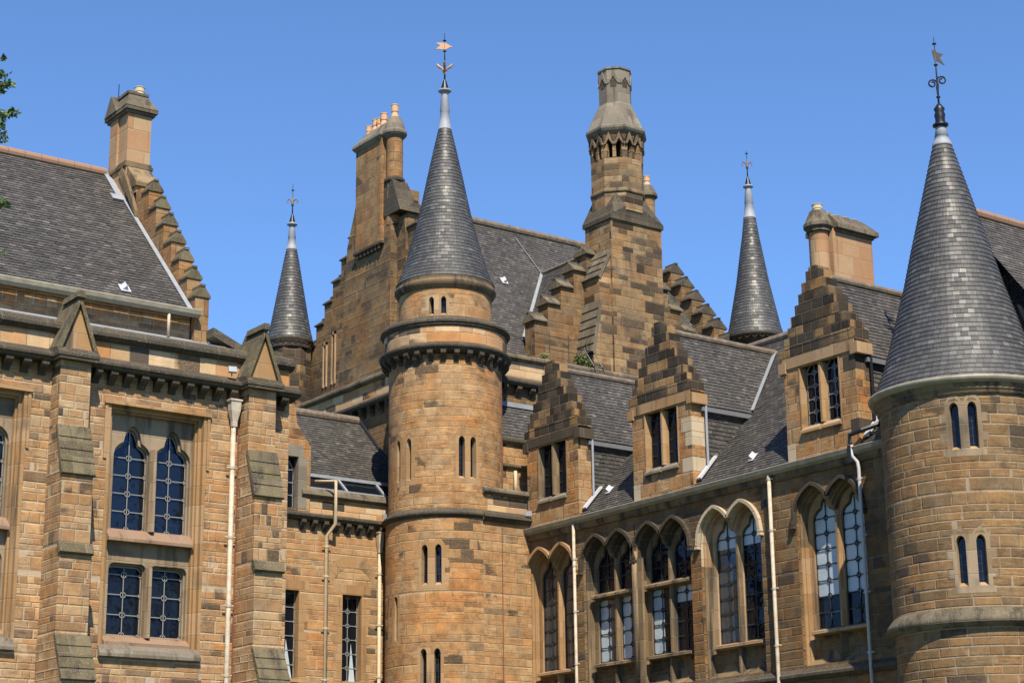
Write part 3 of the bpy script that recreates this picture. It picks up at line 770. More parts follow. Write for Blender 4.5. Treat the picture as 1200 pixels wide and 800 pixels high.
# chimney on the gable
mb = MB(); ca, cb, cy0, cy1 = 18.40, 19.02, 40.98, 42.02
mb.box(ca+.0, cb, cy0, cy1, 18.75, 20.15)
mb.box(ca-.05, ca+.0, cy0+.5, cy1-.1, 18.75, 20.15)
mb.box(ca+.04, cb-.04, cy0-.55, cy1, 17.2, 18.35); mb.box(ca-.02, cb+.02, cy0-.05, cy1+.3, 17.6, 18.75)
hc = mb.build('chimney', 'chim', H)
mb = MB(); mb.box(ca-.07, cb+.07, cy0-.07, cy1+.07, 18.72, 18.80); mb.box(ca-.04, cb+.04, cy0-.04, cy1+.04, 18.8, 18.87)
mb.extr([(ca, cy0-.05, 18.72), (ca, cy0-.62, 18.15), (ca, cy0-.62, 18.05), (ca, cy0-.05, 18.05)], (cb-ca, 0, 0))
mb.extr([(ca-.07, cy0+.1, 18.72), (ca-.07, cy0-.2, 18.3), (ca-.07, cy0-.75, 17.35), (ca-.07, cy0-.75, 17.2), (ca-.07, cy0-.05, 18.15), (ca-.07, cy0+.3, 18.6)], (.09, 0, 0))
mb.build('weathering', 'dress_b', hc)
mb = MB(); z0 = 20.15
mb.box(ca-.07, cb+.07, cy0-.07, cy1+.07, z0, z0+.07); mb.box(ca-.12, cb+.12, cy0-.12, cy1+.12, z0+.07, z0+.16)
zc = z0+.16
mb.hexa([(ca-.13, cy0-.13, zc), (ca-.13, cy1+.13, zc), (cb+.13, cy1+.13, zc), (cb+.13, cy0-.13, zc), (ca+.05, cy0+.12, zc+.42), (ca+.05, cy1-.12, zc+.42), (cb-.1, cy1-.12, zc+.42), (cb-.1, cy0+.12, zc+.42)])
mb.box(ca+.0, cb-.05, cy0+.08, cy1-.08, zc+.40, zc+.47)
mb.extr([(ca-.15, cy0+.42, zc), (ca-.15, cy1+.08, zc), (ca-.15, (cy0+cy1)/2+.25, zc+.5)], (.35, 0, 0))
mb.build('chimney_cap', 'moss', hc)
pot(hc, (ca+cb)/2+.08, 41.25, 20.75, .13, .24, 'potc'); pot(hc, (ca+cb)/2, 41.72, 20.7, .13, .2, 'pot')
mb = MB(); mb.tube([(ca+.12, 41.9, 20.6), (ca+.12, 41.9, 21.25)], .012, 5); mb.build('lightning_rod', 'iron', hc)

# ================================================================ LINK BAY
K = thing('link_building', 'narrow recessed sandstone bay with a small slate roof between the hall and the round tower', 'building', (28, 46, 0))
LY = 46.0; S = faceY(LY)
lw = [(27.77, 28.4), (25.62, 26.37)]
mb = MB(); mb.sheet(S, 20.3, 30.48, 0, 11.59, [(a, b, 7.11, 9.53) for a, b in lw]); mb.build('wall', 'link', K)
mb = MB(); mb.box(26.43, 30.48, LY+.03, LY+.33, 11.59, 12.21); mb.build('parapet', 'par', K)
mb = MB(); mb.sprof(S, 20.3, 30.48, [(.1, 11.50), (-.18, 11.50), (-.25, 11.59), (-.25, 11.65), (.1, 11.77)]); mb.build('string_course', 'mossd', K)
mb = MB(); mb.sprof(S, 26.38, 30.48, [(.4, 12.19), (-.05, 12.19), (-.10, 12.25), (-.06, 12.36), (.05, 12.46), (.4, 12.50)]); mb.build('coping', 'moss', K)
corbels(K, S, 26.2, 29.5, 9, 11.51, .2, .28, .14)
for a, b in lw:
    W = thing_part('window', K); c = (a+b)/2; hw = (b-a)/2; zb, zt = 7.11, 9.53
    mb = MB(); mb.sbox(S, a-.03, a, zb, zt, -.006, .3); mb.sbox(S, b, b+.03, zb, zt, -.006, .3); mb.sbox(S, a, b, zt, zt+.02, -.006, .3); mb.sbox(S, a, b, zb-.1, zb, -.04, .3)
    for i in range(9):
        e = .17 if i % 2 else .27
        mb.sbox(S, a-e, a-.031, zb+i*.26, zb+(i+1)*.26-.01, -.004, .01); mb.sbox(S, b+.031, b+e, zb+i*.26, zb+.25+i*.26, -.004, .01)
    mb.sbox(S, a-.3, b+.3, zt+.03, zt+.28, -.005, .01); mb.build('frame', 'dress_o', W)
    mb = MB(); pane(mb, S, a, b, zb, zt, .26, 0); mb.build('pane', 'glassd', W)
    mb = MB(); leading(mb, S, c, hw, zb, zt-.05, lambda u: 9.50, .235, .40, .022); mb.build('leading', 'came', W)
    mb = MB(); mb.poly([S(c+.05, zb, .245), S(b-.05, zb, .245), S(c+.12, zb+1.1, .245)]); mb.build('curtain', 'blind', W)
mb = MB()
for i in range(9):
    a0 = math.pi*(.12+.76*i/9); a1 = math.pi*(.12+.76*(i+1)/9)-.03
    q = [(28.1+r*math.cos(a), 9.61+r*math.sin(a)) for r, a in ((.70, a0), (.70, a1), (1.02, a1), (1.02, a0))]
    mb.poly([S(u, z, -.005) for u, z in q])
mb.build('relieving_arch', 'dress_o', K)
downpipe(K, [(26.95, LY+.2, 12.69), (27.29, LY-.36, 12.65), (27.29, LY-.36, 11.43), (27.18, LY-.1, 11.12), (27.18, LY-.1, 0)], .052, 'pipe', (10.81, 9.97, 8.52, 7.11, 5.4, 3.5, 2.1))
downpipe(K, [(28.93, LY-.1, 10.96), (28.93, LY-.1, 0)], .052, 'pipe', (10.18, 8.72, 7.27, 5.5, 3.5, 2.1), (28.93, LY-.12, 11.38, .17, .6))
yl, zl, yh, zh = LY+.95, 12.99, 49.1, 15.42
ss = V((0, yh-yl, zh-zl)); ll = ss.length
mb = MB(); slope(mb, (0, yl, zl), (1, 0, 0), ss, [(24.98, 0), (30.5, 0), (30.1, ll), (24.98, ll)], .115, wd=.16)
mb.poly([(24.98, yh, zh), (30.1, yh, zh), (30.1, yh+2, zl), (24.98, yh+2, zl)]); kr = mb.build('roof', 'slated', K)
mb = MB(); mb.tube([(27.68, yh, zh+.02), (30.1, yh, zh+.02)], .14, 10); mb.build('ridge_tiles', 'ridge', kr)
mb = MB(); mb.tube([(30.15, yh, zh+.05), (30.5, yl, zl+.05)], .06, 8); mb.build('hip_flashing', 'iron', kr)
mb = MB(); ga = V((26.54, LY+.42, 12.54)); gb = V((30.45, LY+.42, 12.54)); up_ = V((0, .5, .42))
mb.poly([ga, gb, gb+up_, ga+up_]); sg = mb.build('skylight', 'glassb', K)
mb = MB()
for x in (26.54, 28.1, 29.4, 30.3): mb.extr([(x, ga.y-.02, 12.53), (x+.06, ga.y-.02, 12.53), (x+.06, ga.y-.02, 12.59), (x, ga.y-.02, 12.59)], up_)
mb.box(26.43, 30.45, LY+.88, LY+1.02, 12.99, 13.08); mb.box(26.43, 30.45, LY+.36, LY+.43, 12.46, 12.57); mb.build('skylight_frame', 'lead', K)
# half-hidden gabled window at the left end
D = thing_part('wall_head_dormer', K)
mb = MB(); mb.sheet(S, 25.2, 26.66, 11.64, 13.51, [(25.55, 26.26, 11.82, 13.29)], 9, -.01)
mb.poly([S(25.2, 13.51, -.01), S(26.66, 13.51, -.01), S(26.66, 13.62, -.01), S(26.2, 14.24, -.01), S(26.12, 14.81, -.01), S(25.5, 14.81, -.01), S(25.2, 14.08, -.01)])
for (u0, z0), (u1, z1) in (((26.66, 11.64), (26.66, 13.62)), ((26.66, 13.62), (26.2, 14.24)), ((26.2, 14.24), (26.12, 14.81)), ((26.12, 14.81), (25.5, 14.81))): mb.poly([S(u0, z0, -.01), S(u0, z0, 1.2), S(u1, z1, 1.2), S(u1, z1, -.01)])
mb.build('gable_wall', 'dorm', D)
mb = MB(); mb.sbox(S, 25.48, 25.55, 11.74, 13.29, -.02, .25); mb.sbox(S, 26.26, 26.54, 11.82, 13.29, -.022, .25); mb.sbox(S, 25.45, 26.43, 13.29, 13.62, -.024, .25); mb.build('frame', 'grey', D)
mb = MB(); pane(mb, S, 25.55, 26.26, 11.80, 13.29, .22); mb.build('pane', 'glassd', D)
mb = MB(); leading(mb, S, 25.9, .33, 11.85, 12.94, arch(25.9, .33, 12.84), .2, .38, .022); mb.build('leading', 'came', D)

# ================================================================ CENTRAL BLOCK
B = thing('main_block', 'tall sooty sandstone block behind the towers with crow-stepped gables, slate roof and great chimneys', 'building', (37, 48, 0))
XC, YC = 30.5, 44.4; YN = 54.4
SX, SY = faceX(XC), faceY(YC)
mb = MB(); mb.sheet(SX, -YN, -YC, 0, 15.95); mb.sheet(SY, XC, 44, 0, 15.95); mb.box(XC+.5, 43.9, YN-.4, YN, 0, 17)
mb.poly([(44, YC, 0), (44, YN, 0), (44, YN, 16), (44, YC, 16)]); mb.build('wall', 'wing', B)
mb = MB(); mb.box(XC+.02, XC+.4, YC, YN, 15.95, 16.72); mb.box(XC+.4, 44, YC+.02, YC+.4, 15.95, 16.72); mb.build('parapet', 'par', B)
for SS, a, b in ((SX, -YN-.2, -YC), (SY, XC, 44.2)):
    mb = MB(); mb.sprof(SS, a, b, [(.1, 15.9), (-.22, 15.9), (-.28, 15.98), (-.28, 16.04), (-.02, 16.2), (.1, 16.2)]); mb.build('string_course', 'mossd', B)
    mb = MB(); mb.sprof(SS, a, b, [(.5, 16.7), (-.04, 16.7), (-.12, 16.77), (-.12, 16.84), (-.0, 16.93), (.2, 16.97), (.5, 16.93)]); mb.build('coping', 'moss', B)
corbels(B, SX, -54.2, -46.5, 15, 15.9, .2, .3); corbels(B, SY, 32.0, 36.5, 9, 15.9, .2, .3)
# west gable
GX = 31.4; yc0 = 50.05
mb = MB(); NS = 7
def gst(sgn, i): return yc0+sgn*(4.40-.53*i), 19.2+.64*i
for sg_ in (-1, 1):
    for i in range(NS):
        y, z = gst(sg_, i); yi = y-sg_*.53 if i < NS-1 else yc0
        y0, y1 = sorted((y+sg_*.02, yi+sg_*.02)); mb.box(GX, GX+.6, y0, y1, 16, z)
wg = mb.build('gable', 'block', B)
for sg_ in (-1, 1):
    for i in range(NS-1 if sg_ > 0 else NS):
        y, z = gst(sg_, i); cap_step(B, (GX+.3, y-sg_*.22, z), (0, 1, 0), (1, 0, 0), .56, .55, .3, 'mossd')
for px_, zt_ in ((52.75, 19.6), (53.3, 19.35)):
    mb = MB(); mb.box(GX-.01, GX+.05, px_-.06, px_+.06, 17.75, zt_-.3); mb.build('loop_window', 'dark', B)
    mb = MB(); mb.box(GX-.05, GX+.0, px_-.13, px_-.065, 17.6, zt_-.2); mb.box(GX-.05, GX, px_+.065, px_+.13, 17.6, zt_-.2); mb.box(GX-.05, GX, px_-.13, px_+.13, zt_-.3, zt_-.2)
    mb.build('loop_frame', 'dress', B)
# chimney breast and stack
mb = MB(); BX = GX-.35
mb.extr([(BX, 48.75, 16.5), (BX, 51.95, 16.5), (BX, 51.4, 21.9), (BX, 50.86, 23.3), (BX, 48.75, 23.3)], (1.1, 0, 0))
mb.extr([(GX-.1, 48.15, 16.5), (GX-.1, 48.76, 16.5), (GX-.1, 48.76, 22.2), (GX-.1, 48.3, 22.2), (GX-.1, 48.2, 20)], (1.0, 0, 0))
bc = mb.build('chimney', 'block', B)
mb = MB(); mb.box(GX-.45, GX+.15, 49.15, 50.74, 21.45, 25.05); mb.box(GX-.47, GX-.44, 49.18, 49.36, 21.5, 24.8); mb.build('stack', 'chimb', bc)
fx_, fy_ = GX-.1, 48.92
mb = MB(); mb.lathe(fx_, fy_, [(.27, 22.0), (.27, 25.1)], 32)
mb.build('round_flue', 'chimb', bc, True)
mb = MB(); mb.lathe(fx_, fy_, [(.28, 23.44), (.34, 23.48), (.34, 23.56), (.28, 23.62)], 32); mb.hexa([(GX-.38, 48.15, 22.3), (GX-.38, 49.2, 22.3), (GX+.4, 49.2, 22.3), (GX+.4, 48.15, 22.3), (GX-.36, 48.64, 23.46), (GX-.36, 49.2, 23.46), (GX+.2, 49.2, 23.46), (GX+.2, 48.64, 23.46)])
mb.build('flue_base', 'mossd', bc)
mb = MB()
for i in range(7): mb.box(GX-.47, GX-.34, 49.22+.22*i, 49.33+.22*i, 21.27, 21.46)
mb.box(GX-.5, GX-.35, 49.1, 50.8, 21.42, 21.5); mb.build('corbel_table', 'dress_k', bc)
mb = MB()
mb.lathe(fx_, fy_, [(.27, 24.98), (.36, 25.06), (.40, 25.12), (.40, 25.2), (.34, 25.28), (.31, 25.46), (.2, 25.72), (.0, 25.76)], 32)
x0, x1, y0, y1 = GX-.46, GX+.17, 49.2, 50.75
mb.hexa([(x0, y0, 25.0), (x0, y1, 25.0), (x1, y1, 25.0), (x1, y0, 25.0), (x0-.1, y0-.1, 25.13), (x0-.1, y1+.1, 25.13), (x1+.1, y1+.1, 25.13), (x1+.1, y0-.1, 25.13)])
mb.hexa([(x0-.1, y0-.1, 25.13), (x0-.1, y1+.1, 25.13), (x1+.1, y1+.1, 25.13), (x1+.1, y0-.1, 25.13), (x0-.09, y0-.1, 25.22), (x0-.09, y1+.09, 25.22), (x1+.09, y1+.09, 25.22), (x1+.09, y0-.1, 25.22)])
mb.hexa([(x0-.08, y0-.1, 25.22), (x0-.08, y1+.08, 25.22), (x1+.08, y1+.08, 25.22), (x1+.08, y0-.1, 25.22), (x0+.18, y0-.1, 25.62), (x0+.18, y1-.3, 25.6), (x1-.18, y1-.3, 25.6), (x1-.18, y0-.1, 25.62)])
mb.build('chimney_cap', 'grey', bc)
pot(bc, fx_, fy_, 25.68, .12, .5); pot(bc, GX-.15, 49.5, 25.6, .12, .46); pot(bc, GX-.15, 50.0, 25.58, .12, .42); pot(bc, GX+.12, 50.15, 25.5, .11, .4); pot(bc, GX-.15, 50.42, 25.52, .11, .4); pot(bc, GX-.15, 49.75, 25.55, .11, .42)
# main roof and cross roof
ye, ze, yr, zr = 45.35, 16.95, 50.0, 23.22
X1, X2 = GX+.5, 43.4; k1 = (zr-ze)/(yr-ye)
ss = V((0, yr-ye, zr-ze)); ll = ss.length
mb = MB(); slope(mb, (0, ye, ze), (1, 0, 0), ss, [(X1, 0), (X2, 0), (X2, ll), (X1, ll)])
mb.poly([(X1, yr, zr), (X2, yr, zr), (X2, 54.4, 17), (X1, 54.4, 17)]); br = mb.build('roof', 'slate', B)
mb = MB()
for i in range(22):
    x = X1+i*(X2-X1)/22; mb.tube([(x, yr, zr+.03), (x+(X2-X1)/22-.012, yr, zr+.03)], .14, 10)
mb.build('ridge_tiles', 'ridge', br)
# cross roof, west slope: ridge along y at xr
a_ = at(635, 322, y=48.2); a_ = None
def on_main(px, py):
    lo2, hi2 = 44., 52.
    for _ in range(50):
        m_ = (lo2+hi2)/2; p = at(px, py, y=m_)
        if p.z > ze+k1*(m_-ye): lo2 = m_
        else: hi2 = m_
    return at(px, py, y=(lo2+hi2)/2)
vt, vb = on_main(635, 322), on_main(613, 400)
xr, zx = vt.x, vt.z; kx = (vt.z-vb.z)/(vt.x-vb.x)
ss2 = V((xr-vb.x, 0, zx-vb.z)); l2 = ss2.length; yfr = 45.5
mb = MB(); slope(mb, (vb.x, 0, vb.z), (0, -1, 0), ss2, [(-vb.y, 0), (-yfr, 0), (-yfr, l2), (-vt.y, l2)])
mb.poly([(xr, yfr, zx), (xr, vt.y, zx), (xr+3.5, vt.y, zx-3.5*kx), (xr+3.5, yfr, zx-3.5*kx)]); cr = mb.build('cross_roof', 'slate', B)
mb = MB(); mb.tube([(xr, vt.y, zx+.02), (xr, 45.5, zx+.02)], .09, 8); mb.build('ridge_tiles', 'ridge', cr)
nn_ = V((0, -(zr-ze), yr-ye)).normalized()
mb = MB(); mb.extr([vt+V((-.1, 0, 0))+nn_*.04, vt+V((.1, 0, 0))+nn_*.04, vb+V((.1, 0, 0))+nn_*.04, vb+V((-.1, 0, 0))+nn_*.04], nn_*.03); mb.build('valley_lead', 'lead', cr)
p = on_main(592, 333); vent(br, p, (1, 0, 0), ss)
pr0, pr1 = on_main(603, 280), on_main(634, 322)
mb = MB(); mb.tube([pr0+nn_*.05, pr1+nn_*.05], .02, 6); mb.build('roof_cable', 'leadd', br)
# front gable (faces the court) with steps, breast and octagonal flue
GY = 45.3; cxg = 37.7; mb = MB()
def fst(sgn, i): return cxg+sgn*(3.55-.53*i), 18.42+.64*i
for sg_ in (-1, 1):
    for i in range(6):
        x, z = fst(sg_, i); xi = x-sg_*.53 if i < 5 else cxg
        a, b = sorted((x, xi)); mb.box(a, b, GY, GY+.5, 16.5, z)
mb.build('gable', 'block', B)
for sg_ in (-1, 1):
    for i in range(6):
        x, z = fst(sg_, i); cap_step(B, (x-sg_*.20, GY+.25, z), (1, 0, 0), (0, 1, 0), .54, .5, .30, 'moss')
qx0, qx1, qy0, qy1 = 36.6, 38.7, 44.42, 45.75
mb = MB(); mb.box(qx0, qx1, qy0, qy1, 15.5, 22.1); mb.extr([(36.12, qy0+.08, 15.5), (qx0+.02, qy0+.08, 15.5), (qx0+.02, qy0+.08, 20.95), (36.12, qy0+.08, 20.0)], (0, .95, 0))
mb.extr([(35.83, qy0+.085, 15.5), (36.13, qy0+.085, 15.5), (36.13, qy0+.085, 19.2), (35.83, qy0+.085, 17.5)], (0, .94, 0))
oc = mb.build('octagonal_chimney', 'banded', B)
mb = MB()
def wslab(xa, za, xb, zb, n):
    for i in range(n):
        f0, f1 = i/n, (i+1)/n; p0 = V((xa+(xb-xa)*f0, 0, za+(zb-za)*f0)); p1 = V((xa+(xb-xa)*f1, 0, za+(zb-za)*f1))
        n_ = V((-(zb-za), 0, xb-xa)).normalized(); a = [p0+n_*.075, p1+n_*.045, p1-n_*.06, p0-n_*.06]
        mb.extr([V((q.x, qy0+.04, q.z)) for q in a], (0, 1.0, 0))
wslab(36.1, 19.97, 36.62, 20.98, 4); mb.build('weathering', 'moss', oc); mb = MB(); wslab(35.81, 17.47, 36.14, 19.22, 6); mb.build('weathering', 'moss', oc)
ox, oy = 37.5, 45.12; ro = math.pi/8
mb = MB(); mb.lathe(ox, oy, [(.89, 22.38), (.89, 24.20), (.0, 24.20)], 8, rot=ro)
mb.lathe(ox, oy, [(.89, 24.74), (.89, 25.08), (.4, 25.08)], 8, rot=ro); mb.lathe(ox, oy, [(.50, 24.18), (.50, 24.98)], 8, rot=ro, mi=1)
for i in range(8):
    a = i*math.pi/4+ro
    for da, rr in ((0, .89), (math.pi/8, .86)):
        c_ = V((ox+(rr-.09)*math.cos(a+da), oy+(rr-.09)*math.sin(a+da), 0)); t_ = V((-math.sin(a+da), math.cos(a+da), 0)); n_ = V((math.cos(a+da), math.sin(a+da), 0))
        w_ = .10 if da == 0 else .055
        mb.extr([c_-t_*w_+n_*.07+Z*24.20, c_+t_*w_+n_*.07+Z*24.20, c_+t_*w_-n_*.1+Z*24.20, c_-t_*w_-n_*.1+Z*24.20], Z*.56)
mb.build('flue_drum', ['banded', 'dark'], oc)
mb = MB()
for i in range(8):      # little gabled hoods over the openings
    for hf in (-1, 1):
        a0, a1 = i*math.pi/4+ro, (i+1)*math.pi/4+ro
        P0 = V((ox+.89*math.cos(a0), oy+.89*math.sin(a0), 0)); P1 = V((ox+.89*math.cos(a1), oy+.89*math.sin(a1), 0)); mid = (P0+P1)/2
        A_, B_ = (P0, mid) if hf < 0 else (mid, P1); n_ = (mid-V((ox, oy, 0))).normalized(); q = (A_+B_)/2; t_ = (B_-A_)
        q = q+n_*.0
        for s_ in (-1, 1):
            e = q+t_*.5*s_; e2 = q+t_*.32*s_
            mb.extr([e+Z*24.63, e2+Z*24.63, q+Z*24.83, q+Z*25.06], n_*.07)
        mb.extr([q-t_*.34+Z*24.68, q+Z*24.83, q+t_*.34+Z*24.68, q+t_*.5+Z*24.76, q+t_*.2+Z*24.98, q-t_*.2+Z*24.98, q-t_*.5+Z*24.76], -n_*.08)
mb.build('arcade_hoods', 'dress_b', oc)
mb = MB(); mb.lathe(ox, oy, [(.89, 25.03), (1.0, 25.11), (1.04, 25.18), (1.04, 25.26), (.98, 25.30), (.80, 25.73), (.58, 26.20), (.56, 26.24)], 8, rot=ro); mb.build('flue_hood', 'grey', oc)
mb = MB(); mb.lathe(ox, oy, [(.555, 26.20), (.555, 27.40), (.59, 27.42), (.59, 27.48), (.42, 27.48), (.4, 27.08)], 8, rot=ro); mb.build('flue_top', 'grey', oc)
mb = MB()
for i in range(8):
    a0, a1 = i*math.pi/4+ro, (i+1)*math.pi/4+ro
    P0 = V((ox+.56*math.cos(a0), oy+.56*math.sin(a0), 0)); P1 = V((ox+.56*math.cos(a1), oy+.56*math.sin(a1), 0)); mid = (P0+P1)/2; n_ = (mid-V((ox, oy, 0))).normalized(); t_ = P1-P0
    for s_ in (-1, 1):
        e = mid+t_*.5*s_; e2 = mid+t_*.36*s_; mb.extr([e+Z*26.90, e2+Z*26.90, mid+Z*27.16, mid+Z*27.38], n_*.03)
mb.build('crown_zigzag', 'grey', oc)
mb = MB()
for i in range(8):
    a0 = (i+.5)*math.pi/4+ro; rr = .56*math.cos(math.pi/8)+.003; n_ = V((math.cos(a0), math.sin(a0), 0)); t_ = V((-math.sin(a0), math.cos(a0), 0)); c_ = V((ox, oy, 0))+n_*rr
    mb.poly([c_-t_*.1+Z*26.78, c_+t_*.1+Z*26.78, c_+t_*.1+Z*27.00, c_+t_*.05+Z*27.10, c_+Z*27.13, c_-t_*.05+Z*27.10, c_-t_*.1+Z*27.00])
mb.build('crown_niches', 'dress_k', oc)
mb = MB()      # broach: square to octagon
mb.box(qx0-.06, qx1+.06, qy0-.06, qy1+.06, 22.00, 22.14)
sq_ = [(qx0-.06, qy0-.06), (qx1+.06, qy0-.06), (qx1+.06, qy1+.06), (qx0-.06, qy1+.06)]
oct_ = [(ox+(.89)*math.cos(i*math.pi/4+ro), oy+(.89)*math.sin(i*math.pi/4+ro)) for i in range(8)]
def nearest(p): return min(sq_, key=lambda q: (q[0]-p[0])**2+(q[1]-p[1])**2)
for i in range(8):
    p, q = oct_[i], oct_[(i+1) % 8]; cp, cq = nearest(p), nearest(q)
    if cp == cq:
        ap = ((p[0]+q[0])/2, (p[1]+q[1])/2, 22.98); mb.poly([(*cp, 22.14), (*q, 22.50), ap]); mb.poly([(*cp, 22.14), ap, (*p, 22.50)])
    else: mb.poly([(*cp, 22.14), (*cq, 22.14), (*q, 22.50), (*p, 22.50)])
mb.build('broach', 'mossd', oc)
mb = MB(); mb.lathe(ox, oy, [(.90, 22.98), (.94, 23.02), (.94, 23.08), (.90, 23.14)], 8, rot=ro); mb.build('band', 'dress_b', oc)
# distant round flue behind
mb = MB(); p = at(759, 245, y=50.5); mb.lathe(p.x, p.y, [(.27, 22.5), (.27, at(759, 230, y=50.5).z)], 24); bf = mb.build('round_chimney', 'chimb', B, True)
mb = MB(); zt = at(759, 232, y=50.5).z; mb.lathe(p.x, p.y, [(.28, zt-.05), (.38, zt), (.38, zt+.1), (.32, zt+.2), (.2, zt+.45), (.0, zt+.47)], 24); mb.build('chimney_cap', 'moss', bf)
pot(bf, p.x, p.y, zt+.44, .12, .4)
# east gable steps
EX = 43.0; mb = MB()
for i in range(9):
    y, z = 49.2-.53*i, 22.55-.64*i; mb.box(EX, EX+.5, y-.3, y+.23, 16.5, z)
mb.box(EX, EX+.5, 49.43, 54.4, 16.5, 17.5)
mb.build('gable', 'block', B)
for i in range(9):
    y, z = 49.2-.53*i, 22.55-.64*i; cap_step(B, (EX+.25, y-.05, z), (0, 1, 0), (1, 0, 0), .54, .55, .34, 'mossd')

# railing, ladder and weeds on the parapet walk
RL = thing('guard_rail', 'thin rusty metal guard rail along the parapet walk below the stepped gable', 'railing', (35, 44.7, 16.9))
rp = [at(q, 0, y=44.75) for q in ()]
xs = [33.6, 34.3, 35.05, 35.75]
for x in xs:
    mb = MB(); mb.tube([(x, 44.75, 16.9), (x, 44.75, 17.95)], .014, 6); mb.build('post', 'rail', RL)
mb = MB(); mb.tube([(33.6, 44.75, 17.85), (35.1, 44.75, 17.78), (35.95, 44.75, 18.1)], .013, 6); mb.build('rail', 'rail', RL)
mb = MB(); mb.tube([(33.6, 44.75, 17.4), (35.8, 44.75, 17.4)], .012, 6); mb.build('rail', 'rail', RL)
LD = thing('roof_ladder', 'short dark metal ladder hooked over the mossy parapet beside the great chimney', 'ladder', (35.6, 44.3, 16.5))
for dx in (0, .34):
    mb = MB(); mb.tube([(35.3+dx, 44.62, 17.5), (35.35+dx, 44.35, 17.45), (35.5+dx, 44.1, 16.9), (35.72+dx, 44.0, 16.0)], .018, 6); mb.build('rail', 'iron', LD)
for i in range(6):
    f = i/5; mb = MB(); y_ = 44.12-.12*f; z_ = 16.95-.9*f; x_ = 35.47+.24*f; mb.tube([(x_, y_, z_), (x_+.34, y_, z_)], .014, 6); mb.build('rung', 'iron', LD)

def leaf_mat(name, a, b):
    k = NT(name); r = k.n('ObjectInfo'); pos = k.obj(); n = k.noise(pos, 7, 3, .6)
    k.t.links.new(k.ramp(n, [(.35, a), (.65, b)]), k.b.inputs['Base Color']); k.b.inputs['Roughness'].default_value = .55
    k.b.inputs['Transmission Weight'].default_value = 0.; M[name] = k.m
leaf_mat('leaf', (.035, .075, .012), (.09, .15, .025)); leaf_mat('weed', (.08, .12, .03), (.16, .19, .05))
M['bark'] = simple('bark', (.06, .045, .03), .9, 0, .2, .4, 8)
def leaves(mb, c, rad, n, size):
    for _ in range(n):
        d = V((random.gauss(0, 1), random.gauss(0, 1), random.gauss(0, 1))).normalized()*rad*random.random()**.5
        p = V(c)+V((d.x, d.y, d.z*.7)); a = V((random.gauss(0, 1), random.gauss(0, 1), random.gauss(0, .6))).normalized()
        b = a.cross(V((random.gauss(0, 1), random.gauss(0, 1), random.gauss(0, 1)))).normalized(); s_ = size*random.uniform(.6, 1.2)
        cc = a.cross(b)*s_*.12
        mb.poly([p-a*s_, p-a*s_*.2+b*s_*.45+cc, p+a*s_]); mb.poly([p-a*s_, p+a*s_, p-a*s_*.2-b*s_*.45+cc])
wl = ['small green weed growing on the parapet left of the railing posts', 'larger bushy green weed growing on the parapet beside the roof ladder']
for i, (x, r_, n_) in enumerate(((34.05, .16, 90), (35.45, .28, 260))):
    g = thing('weed_plant', wl[i], 'plant', (x, 44.7, 16.95), 'weeds growing on the parapet')
    mb = MB(); leaves(mb, (x, 44.7, 16.98+r_*.8), r_, n_, .05)
    if i: leaves(mb, (x+.35, 44.65, 17.1), .18, 90, .05)
    mb.build('foliage', 'weed', g)
    mb = MB()
    for j in range(5): mb.tube([(x+.03*j-.06, 44.7, 16.9), (x+random.uniform(-r_, r_)*.7, 44.7+random.uniform(-.1, .1), 17.0+r_*1.3)], .006, 5)
    mb.build('stem', 'bark', g)

# ================================================================ ROUND TOWERS AND TURRETS
def finial_scroll(mb, c, t, r, sgn, h):
    """iron scroll: up, over and curled back"""
    pts = []
    for i in range(26):
        a = i/25; th = math.pi*(1.0)-a*math.pi*2.6; rr = r*(1-.62*a)
        pts.append(V(c)+t*sgn*(r+rr*math.cos(th)*1.0)+Z*(h+rr*math.sin(th)))
    mb.tube([V(c)+Z*(h-.35), V(c)+t*sgn*.02+Z*(h-.1)]+pts, [.018]+[.02]*26+[.024], 6)

def slit(parent, S, cyl_r, uc, w, zb, zt, sep=0.):
    mb = MB(); f = arch(uc, w/2, zt-w*.75)
    mb.plate(S, uc-w/2-.0, uc+w/2+.0, zb, zt+.02, [(uc-w/2, uc+w/2, zb, f)], .003, .24, nseg=8)
    mb.sprof(S, uc-w/2, uc+w/2, [(.24, zb+.0), (.24, zb+.12), (.0, zb+.001)])
    o = mb.build('slit_window', 'dress', parent)
    mb = MB(); mb.sq(S, [(uc-w/2, zb, .2), (uc+w/2, zb, .2), (uc+w/2, zt, .2), (uc-w/2, zt, .2)]); mb.build('pane', 'glassd', o)
    mb = MB()
    n = int((zt-zb)/.16)
    for i in range(1, n): mb.seg(S, (uc-w/2, zb+i*.16), (uc+w/2, zb+i*.16), .008, .19)
    mb.seg(S, (uc, zb), (uc, zt-.05), .008, .19); mb.build('leading', 'camed', o)

def surround(parent, S, us, w, zb, zt, mat, rowh=.205):
    a, b = min(us)-w/2-.09, max(us)+w/2+.09; mb = MB(); d = -.004
    lts = [(u-w/2, u+w/2, zb, arch(u, w/2, zt-w*.75)) for u in us]
    mb.plate(S, a, b, zb-.001, zt+.0, lts, d, .006, nseg=8)
    # lobed top
    for u in us: mb.poly([S(u-w*.9, zt, d), S(u+w*.9, zt, d), S(u+w*.55, zt+.10, d), S(u, zt+.16, d), S(u-w*.55, zt+.10, d)])
    mb.sheet(S, a-.06, b+.06, zb-.14, zb-.001, (), .2, d)
    r0 = int(zb/rowh)+1
    for i in range(r0, int(zt/rowh)):
        if i % 2: 
            mb.sheet(S, a-.14, a, i*rowh+.01, (i+1)*rowh-.01, (), .2, d); mb.sheet(S, b, b+.12, i*rowh+.01, (i+1)*rowh-.01, (), .2, d)
    mb.build('window_surround', mat, parent)

